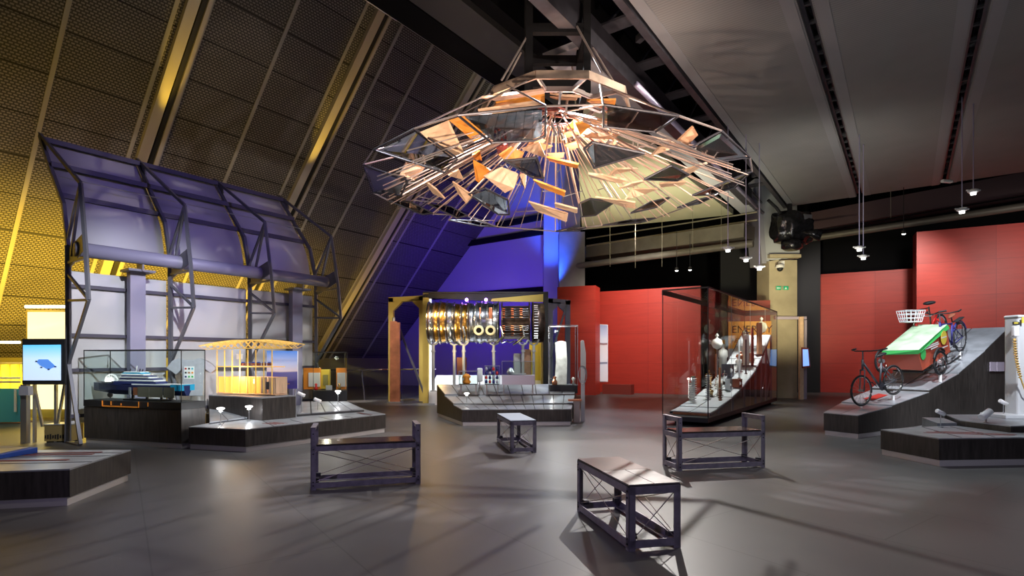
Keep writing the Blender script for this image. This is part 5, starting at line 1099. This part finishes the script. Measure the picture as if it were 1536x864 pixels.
# rider end of the tricycle
mb = MB(); mb.tube([P(1398, 500, 12.9), P(1395, 475, 12.9), P(1393, 460, 12.9)], .016, 8).build('seat_post', 'chrome', t)
mb = MB(); bmesh.ops.create_icosphere(mb.bm, subdivisions=3, radius=1); sc = P(1394, 454.5, 12.9)
for v in mb.bm.verts: c0 = v.co.copy(); v.co = sc+Vector((c0.x*.135, c0.y*.1, c0.z*.045+.02*c0.x))
mb.build('saddle', 'rubber', t, True)
MB().tube([P(1370, 487, 12.8), P(1377, 465, 12.85), P(1392, 462, 12.95)], .014, 8).tube([P(1376, 474, 12.8), P(1395, 474, 12.8), P(1408, 468, 12.7)], .013, 8).build('handlebar', 'chrome', t, True)
MB().tube([P(1408, 468, 12.7), P(1420, 466, 12.6)], .022, 8).build('grip', 'rubber', t)
MB().tube([P(1374, 489, 12.8), P(1378, 478, 12.8)], .03, 8).build('head_tube', 'bike_red', t, True); MB().tube([P(1396, 492, 12.8), P(1406, 470, 12.8), P(1400, 492, 12.8)], .02, 8).build('frame', 'bike_red', t, True); MB().tube([P(1404, 478, 12.8), P(1418, 488, 12.9)], .018).build('frame', 'bike_red', t, True)
tb = thing('wire_basket', 'white wire basket on the handlebar above the green cover', 'basket', P(1366, 483, 12.7)); mb = MB()
c0 = P(1366, 483, 12.7); bxs = [(-.20, -.14), (.20, -.14), (.22, .14), (-.20, .14)]
for h, e in ((0, .85), (.09, .94), (.18, 1.02), (.26, 1.12)): mb.tube([c0+Vector((x*e, y*e, h)) for x, y in bxs], .008, 5, True)
for i in range(4):
    A_, B_ = bxs[i], bxs[(i+1) % 4]
    for k in range(4): f = k/4; x, y = A_[0]+(B_[0]-A_[0])*f, A_[1]+(B_[1]-A_[1])*f; mb.tube([c0+Vector((x*.85, y*.85, 0)), c0+Vector((x*1.12, y*1.12, .26))], .007, 5)
mb.build('wires', 'white_gloss', tb)
mb = MB()
for k in range(6): mb.tube([c0+Vector((-.17+.07*k, -.1, .01)), c0+Vector((-.17+.07*k, .1, .01))], .01, 5)
mb.build('bottom_wires', 'white_gloss', tb)
# rear bicycle
wf2, wr2 = P(1411, 487, 14.0), P(1440, 503, 12.75)
bk = make_bike('dark blue bicycle with brown saddle and rack behind the cargo tricycle', P(1440, 505.5, 12.75)-r_*1.02-ZZ*.34, P(1440, 505.5, 12.75), .35, 'bike_blue', False, 'leather', False, True, .50, .52)
w_ = P(1440, 505.5, 12.75); MB().bar(Vector((w_.x, w_.y, 1.45)), w_-ZZ*.33, .03).build('display_foot', 'white', bk)

# right low platforms
PR = [(5.57, 8.26), (5.74, 7.35), (8.3, 7.55), (8.3, 7.8), (7.2, 7.92), (7.1, 8.7), (6.75, 8.68)]
t = platform('low dark platform with red captions at the bottom right', PR, .38)
seams(t, [((6.1, 7.42), (6.4, 8.5)), ((6.6, 7.48), (6.9, 8.6))], .38)
mb = MB()
for a_, b_ in (((5.95, 7.9), (7.0, 7.62)), ((6.05, 7.98), (7.1, 7.7)), ((6.2, 8.02), (6.8, 7.9))): mb.bar((*a_, .381), (*b_, .381), .045, .003)
mb.build('caption_strip', 'dark_red', t)
t = platform('second low platform behind the caption platform at right', [(7.16, 8.73), (7.27, 7.97), (9.6, 8.2), (9.6, 9.6), (7.6, 9.6)], .47, name='display_platform')
tag(MB().prism([(6.8, 8.74, 0), (7.13, 8.76, 0), (7.5, 9.5, 0), (7.2, 9.6, 0)], (0, 0, .42)).build('grey_slab', 'plate'), 'small grey slab left of the second low platform at right', 'slab')
small_lamp('small tube lamp at the back of the caption platform', G(1411, 641, .38), .22, False)
small_lamp('thin tube lamp by the charging post base', G(1505, 626, .47), .24, False)
t = thing('floodlight', 'white floodlight tilted on the second low platform', 'lamp', G(1479, 634, .47)); b = G(1479, 634, .47)
MB().tube([b, b+ZZ*.10], .012).build('stem', 'rod', t); MB().lathe([(0, -.10), (.05, -.095), (.055, .10), (.045, .105), (0, .08)], b+ZZ*.13, Vector((-.8, -.2, -.45)).normalized(), 16).build('head', 'white_gloss', t, True); MB().lathe([(.03, 0), (.03, .01)], b, n=12).build('foot', 'rod', t)
# charging post
t = thing('charging_post', 'grey electric car charging post with coiled cord coloured as yellow-lit, right edge', 'charging post', Vector((8.55, 9.2, .47)))
cb = P(1531, 620, 9.1); MB().box((cb.x+.05, 9.15, 1.32), (.34, .26, 1.66)).build('body', 'charger', t, bevel=.03); MB().box((cb.x+.05, 9.15, .50), (.95, .5, .06)).build('base_plate', 'charger', t, bevel=.01)
MB().box((cb.x+.05, 9.14, 2.15), (.36, .28, .05)).build('top_cap', 'charger', t, bevel=.02); MB().box(P(1524, 485, 8.98), (.10, .02, .05)).build('display', 'black', t); MB().box(P(1524, 484.5, 8.97), (.07, .01, .02)).build('indicator', 'yellow', t)
MB().box(P(1523, 497, 8.97), (.09, .07, .17)).build('handset', 'white_gloss', t, bevel=.015)
mb = MB(); pts = []
for k in range(140):
    f = k/139; c = P(1522+22*f**2, 508+92*f-10*max(0, f-.85)*6, 8.93); pts.append(c+Vector((.018*math.cos(k*1.1), .018*math.sin(k*1.1), 0)) if k < 90 else c)
mb.tube(pts, .011, 5).build('cord', 'cord', t, True)
MB().box(P(1534, 480, 8.97), (.03, .01, .10)).build('yellow_label', 'yellow', t)

# ------------------------------------------------------------------ pendants
def pendant(label, px, py, d, ytop, glow=True, r=.09):
    p = P(px, py, d); t = thing('pendant_spotlight', label, 'lamp', p, 'pendant spotlights hanging from the ceiling'); top = Vector((p.x, p.y, 6.95))
    MB().tube([p+ZZ*.03, top], .010, 6).build('rod', 'lilac_pipe', t); MB().lathe([(r*.5, .05), (r, .03), (r*1.15, 0), (r*.9, -.02), (r*.5, -.03)], p, n=16).build('housing', 'white_gloss', t, True)
    MB().lathe([(r*.55, -.03), (r*.55, -.07), (0, -.075)], p, n=12).build('lens', 'soft_bulb' if glow else 'white', t, True)
    MB().bar(p+Vector((-r*1.6, 0, .02)), p+Vector((r*1.6, 0, .02)), .03).build('arm', 'white', t)
    return t
pendant('pendant spotlight on a rod, left of the three before the black hall', 1092, 373, 12.5, 256)
pendant('pendant spotlight on a rod, middle of the three before the black hall', 1119, 388, 13.0, 280)
pendant('pendant spotlight on a rod, right of the three, beside the column head', 1139, 401, 13.5, 302)
pendant('glowing pendant spotlight hanging below the ceiling gap, upper of the pair', 1289, 372, 13, 262)
pendant('glowing pendant spotlight hanging below the ceiling gap, lower of the pair', 1295, 385, 13.6, 275)
pendant('pendant spotlight hanging below the right ceiling gap, lower', 1443, 315, 11.5, 160)
pendant('pendant spotlight hanging below the right ceiling gap, upper', 1460, 287, 11.4, 140)
for k, (px, py, d) in enumerate(((1015, 406, 19), (1035, 405, 19.5), (1355.5, 351, 17))):
    p = P(px, py, d); t = thing('distant_spotlight', ('small bright spotlight in the black hall, left of two', 'small bright spotlight in the black hall, right of two', 'small bright spotlight above the right red walls')[k], 'lamp', p); MB().lathe([(.03, .12), (.06, .1), (.06, 0)], p, n=10).build('can', 'black', t); MB().lathe([(.055, 0), (.03, -.02), (0, -.03)], p, n=10).build('lens', 'bulb', t); MB().tube([p+ZZ*.1, p+ZZ*(5.9-p.z if p.z < 5 else 1.5)], .01, 5).build('hanger', 'black', t)
for k, (px, y0, y1, d) in enumerate(((915, 320, 400, 19), (953, 315, 402, 19), (993, 305, 400, 19), (1039, 300, 376, 19), (1082, 300, 372, 18), (1336, 290, 327, 17))):
    tag(MB().tube([P(px, y1, d), Vector((P(px, y1, d).x, d, 6.78))], .008, 5).build('hanging_wire', 'pipe'), 'thin wire hanging from the ceiling edge over the back of the hall, one of six', 'wire', 'thin hanging wires at the back')
p = P(1420, 273, 16.3); tag(MB().box(p+ZZ*.02, (.36, .12, .09), .2).build('emergency_light', 'white_gloss', bevel=.03), 'white emergency light at the end of the right ceiling gap', 'light')

# ------------------------------------------------------------------ hanging sculpture
SCX = Vector((.72, 9.0, 0))
t = thing('hanging_sculpture', 'huge umbrella-like hanging sculpture of rods, mirrors and timber panels', 'sculpture', SCX+ZZ*3.8)
def CY(th, r, z): return SCX+Vector((math.sin(th)*r, -math.cos(th)*r, z))     # th = 0 towards the camera
mb = MB(); n = 10; RH, zh = 1.22, 5.52
pts = [CY(2*math.pi*(k+.5)/n, RH, zh) for k in range(n)]
for k in range(n): mb.bar(pts[k], pts[(k+1) % n], .03, .12)
mb.build('hub_ring', mat('bronze_band', (.60, .46, .36), .35, .6, noise=.3, nscale=4), t)
mb = MB(); pts2 = [CY(2*math.pi*(k+.5)/n, RH*.55, zh+.05) for k in range(n)]
for k in range(n): mb.bar(pts2[k], pts2[(k+1) % n], .03, .08); mb.bar(pts[k], pts2[k], .03, .06)
mb.build('inner_ring', 'rod', t)
# mast, hung from the roof
ms = thing('hanging_mast', 'black square steel mast carrying the sculpture from the roof', 'mast', SCX+ZZ*5.7)
for x in (-.45, .45):
    for y in (-.45, .45): MB().box(SCX+Vector((x, y, 7.25)), (.11, .11, 3.3)).build('post', 'matte_black', ms)
for z in (5.75, 6.6, 8.4):
    for x in (-.45, .45): MB().box(SCX+Vector((x, 0, z)), (.1, 1.0, .14)).build('crossbeam', 'matte_black', ms); MB().box(SCX+Vector((0, x, z)), (1.0, .1, .14)).build('crossbeam', 'matte_black', ms)
MB().box(SCX+Vector((-.35, -.2, 8.1)), (1.5, .5, .3), .55).build('motor_box', 'matte_black', ms); MB().box(SCX+Vector((.1, .9, 8.6)), (.9, .25, .9), .2).build('motor_box', 'matte_black', ms)
for th in (-.8, .5, 1.6, -1.9, 2.6): MB().tube([CY(th, .6, 6.6), CY(th*1.0, RH, zh+.08)], .016, 6).build('tie_rod', 'rod', ms)
mat('arm_copper', (.75, .52, .42), .35, .4)
# long rods of the cone
R3 = random.Random(5); nr = 84; rods = []
for k in range(nr):
    th = 2*math.pi*k/nr+R3.uniform(-.03, .03); ro = 2.75+.35*R3.random()-.2*math.cos(th); zo = 4.12+.16*R3.random()-.18*math.cos(th)
    if abs(((th+math.pi) % (2*math.pi))-math.pi) < .75: ro *= .70; zo = 4.45+.1*R3.random()
    rods.append((CY(th, .30, 5.40), CY(th, ro, zo)))
for p, q in rods: MB().tube([p, q], .0085, 5).build('rod', 'arm_copper' if R3.random() < .6 else 'rod', t)
for line in ([(790, 122, 7.7), (687, 172, 6.7), (622, 193, 7.9), (560, 225, 8.9), (545, 247, 9.4)], [(905, 128, 7.9), (1018, 174, 6.9), (1082, 196, 8.0), (1125, 236, 8.8), (1128, 257, 9.0)],
             [(735, 140, 8.3), (622, 193, 7.9)], [(925, 140, 8.3), (1082, 196, 8.0)], [(760, 128, 7.9), (819, 159, 6.5), (905, 157, 6.6), (900, 126, 7.9)], [(819, 159, 6.5), (818, 204, 7.2)], [(687, 238, 7.6), (737, 214, 7.4)], [(983, 198, 7.4), (1035, 222, 8.0)],
             [(545, 247, 9.4), (560, 289, 9.7), (581, 300, 9.9), (640, 320, 10.5), (702, 324, 11), (745, 340, 11.8), (833, 347, 11.7), (880, 341, 11.9), (985, 327, 11.8), (1072, 294, 10.7), (1128, 257, 9.0)]):
    for p_, q_ in zip(line, line[1:]): MB().tube([P(*p_), P(*q_)], .014, 6).build('outer_rib', 'rod', t)
for k in range(60):
    i = R3.randrange(nr); j = (i+R3.choice((1, 2, 3))) % nr; f = R3.uniform(.3, 1); g_ = min(1, max(.2, f+R3.uniform(-.06, .06)))
    MB().tube([rods[i][0].lerp(rods[i][1], f), rods[j][0].lerp(rods[j][1], g_)], .010, 5).build('cross_link', 'rod', t)
def framed(pts, ds, m='smoked_mirror', fm='dark_steel'):
    if not isinstance(ds, (list, tuple)): ds = [ds]*len(pts)
    q = [P(x, y, d) for (x, y), d in zip(pts, ds)]; c = sum(q, Vector())/len(q); mb = MB()
    for i in range(len(q)): mb.tube([q[i], q[(i+1) % len(q)]], .016, 6)
    f = mb.build('pane_frame', fm, t)
    for k_ in (0, len(q)//2):
        th_ = math.atan2(q[k_].x-SCX.x, -(q[k_].y-SCX.y)); MB().tube([CY(th_, .35, 5.35), q[k_]], .013, 6).build('arm_rod', 'arm_copper', t)
    iq = [c+(p-c)*.88 for p in q]
    MB().slab(iq, .012).build('pane', m, f)
framed([(560, 225), (622, 193), (687, 238), (667, 259)], [8.9, 7.9, 7.6, 8.4])
framed([(545, 247), (612, 271), (602, 293), (560, 289)], [9.4, 8.6, 9.2, 9.7])
framed([(687, 173), (819, 159), (818, 204), (801, 211), (737, 214)], [6.7, 6.5, 7.2, 7.3, 7.4])
framed([(905, 157), (1018, 174), (983, 198), (905, 190)], [6.6, 6.9, 7.4, 7.2])
framed([(876, 223), (888, 213), (967, 230), (891, 252)], [7.2, 7.0, 7.2, 7.7])
framed([(1035, 222), (1082, 196), (1125, 236), (1064, 244)], [8.0, 8.0, 8.8, 8.6], 'copper_mirror')
framed([(1038, 293), (1128, 257), (1103, 281), (1065, 292)], [9.2, 9.0, 9.5, 9.6])
framed([(966, 269), (1007, 248), (1033, 262), (1016, 271)], [8.3, 8.2, 8.5, 8.8])
framed([(757, 241), (805, 236), (815, 267), (800, 267)], [8.0, 7.8, 8.2, 8.4])
framed([(703, 291), (727, 282), (762, 300), (764, 322), (748, 322)], [9.6, 9.5, 9.9, 10.3, 10.4])
framed([(581, 300), (616, 303), (649, 320), (634, 322)], [9.9, 10.2, 10.5, 10.3])
framed([(642, 306), (676, 310), (702, 324), (686, 327)], [10.4, 10.8, 11, 10.7])
framed([(673, 330), (710, 331), (745, 340), (720, 339)], [11.2, 11.5, 11.8, 11.5])
framed([(869, 305), (885, 298), (922, 303), (893, 323), (872, 325)], [10, 10, 10.3, 10.6, 10.6])
framed([(945, 320), (975, 303), (1005, 296), (985, 311)], [10.4, 10.6, 10.8, 10.6], 'copper_mirror')
framed([(903, 338), (945, 330), (985, 327), (960, 334)], [11.6, 11.8, 11.8, 11.7])
framed([(1015, 312), (1045, 300), (1072, 294), (1050, 305)], [10.6, 10.6, 10.6, 10.7], 'copper_mirror')
framed([(833, 347), (855, 342), (880, 341), (868, 346)], [11.7, 11.8, 11.9, 11.8])
woods = [('pale_wood', 7.9, [(630, 198), (673, 180), (696, 229), (673, 238)]), ('orange_wood', 7.8, [(673, 180), (696, 173), (730, 202), (711, 212)]), ('orange_wood', 8.0, [(744, 154), (817, 142), (817, 158), (740, 162)]),
 ('pale_wood', 7.8, [(717, 165), (811, 151), (811, 160), (722, 172)]), ('pale_wood', 8.3, [(722, 146), (815, 134), (817, 140), (745, 150)]), ('orange_wood', 8.5, [(748, 232), (767, 220), (786, 229), (777, 252), (761, 242)]),
 ('orange_wood', 8.9, [(710, 240), (736, 255), (719, 274), (714, 270)]), ('pale_wood', 8.6, [(726, 264), (752, 250), (777, 260), (771, 282), (757, 289)]), ('pale_wood', 8.7, [(783, 223), (809, 213), (819, 236), (806, 232)]),
 ('orange_wood', 9.6, [(800, 269), (848, 287), (847, 294), (811, 280)]), ('pale_wood', 10.2, [(793, 302), (852, 320), (850, 332), (805, 316)]), ('pale_wood', 10.0, [(832, 304), (866, 313), (866, 319), (834, 310)]),
 ('pale_wood', 8.8, [(914, 262), (924, 253), (957, 252), (930, 259)]), ('pale_wood', 9.0, [(882, 260), (903, 262), (941, 270), (930, 274), (886, 265)]), ('pale_wood', 9.2, [(929, 282), (948, 274), (968, 270), (950, 279)]),
 ('pale_wood', 9.6, [(938, 299), (949, 283), (987, 283), (966, 291)]), ('pale_wood', 10.2, [(893, 295), (953, 303), (953, 312), (934, 309)]), ('pale_wood', 9.2, [(989, 275), (1029, 272), (1024, 277), (991, 280)]),
 ('pale_wood', 8.2, [(977, 233), (988, 221), (1018, 210), (1003, 224)]), ('tan_wood', 8.0, [(1017, 210), (1039, 189), (1046, 202), (1030, 218)]), ('orange_wood', 8.0, [(880, 150), (924, 149), (922, 157), (899, 160)]),
 ('orange_wood', 8.2, [(863, 185), (900, 181), (880, 192), (870, 201)]), ('tan_wood', 8.5, [(876, 206), (887, 200), (928, 202), (918, 209)]), ('pale_wood', 9.7, [(679, 272), (709, 293), (700, 305), (688, 290)]),
 ('pale_wood', 9.8, [(636, 269), (655, 284), (668, 298), (650, 290)]), ('tan_wood', 9.0, [(600, 262), (609, 243), (637, 251), (621, 270)]), ('pale_wood', 8.8, [(1003, 268), (1040, 250), (1063, 243), (1030, 262)]),
 ('orange_wood', 8.9, [(708, 232), (720, 226), (723, 240), (712, 238)]), ('orange_wood', 9.3, [(820, 235), (868, 246), (866, 252), (824, 240)]), ('pale_wood', 9.4, [(672, 262), (688, 254), (695, 268), (684, 266)]),
 ('dark_red', 9.0, [(745, 222), (762, 214), (758, 228), (747, 232)]), ('pale_wood', 9.5, [(780, 262), (790, 258), (788, 283), (782, 274)])]
for m, d, pts in woods:
    k = len(pts); q = [P(x, y, d+.35*(i/(k-1)-.5)) for i, (x, y) in enumerate(pts)]; MB().slab(q, .03).build('timber_panel', m, t)
for k in range(38):                                    # crowded small pieces under the hub
    th = R3.uniform(0, 2*math.pi); r = R3.uniform(.35, 1.15); z = R3.uniform(5.0, 5.42); c = CY(th, r, z); s1, s2 = R3.uniform(.08, .26), R3.uniform(.05, .12)
    e = Vector((math.cos(th), math.sin(th), 0)); f_ = (Vector((math.sin(th), -math.cos(th), -.6))+Vector((R3.uniform(-.5, .5), 0, R3.uniform(-.5, .8)))).normalized()
    MB().slab([c-e*s1-f_*s2, c+e*s1-f_*s2, c+e*s1*.8+f_*s2, c-e*s1*.6+f_*s2], .02).build('timber_chip', R3.choice(('orange_wood', 'tan_wood', 'dark_red', 'pale_wood', 'aluminium')), t)
for x, y in ((.0, -.3), (.12, -.15)): MB().tube([SCX+Vector((x, y-.6, 5.4)), SCX+Vector((x-.03, y-.6, 5.15)), SCX+Vector((x-.15, y-.55, 5.0)), SCX+Vector((x-.05, y-.5, 4.8))], .03, 8).build('bracket_arm', 'aluminium', t)
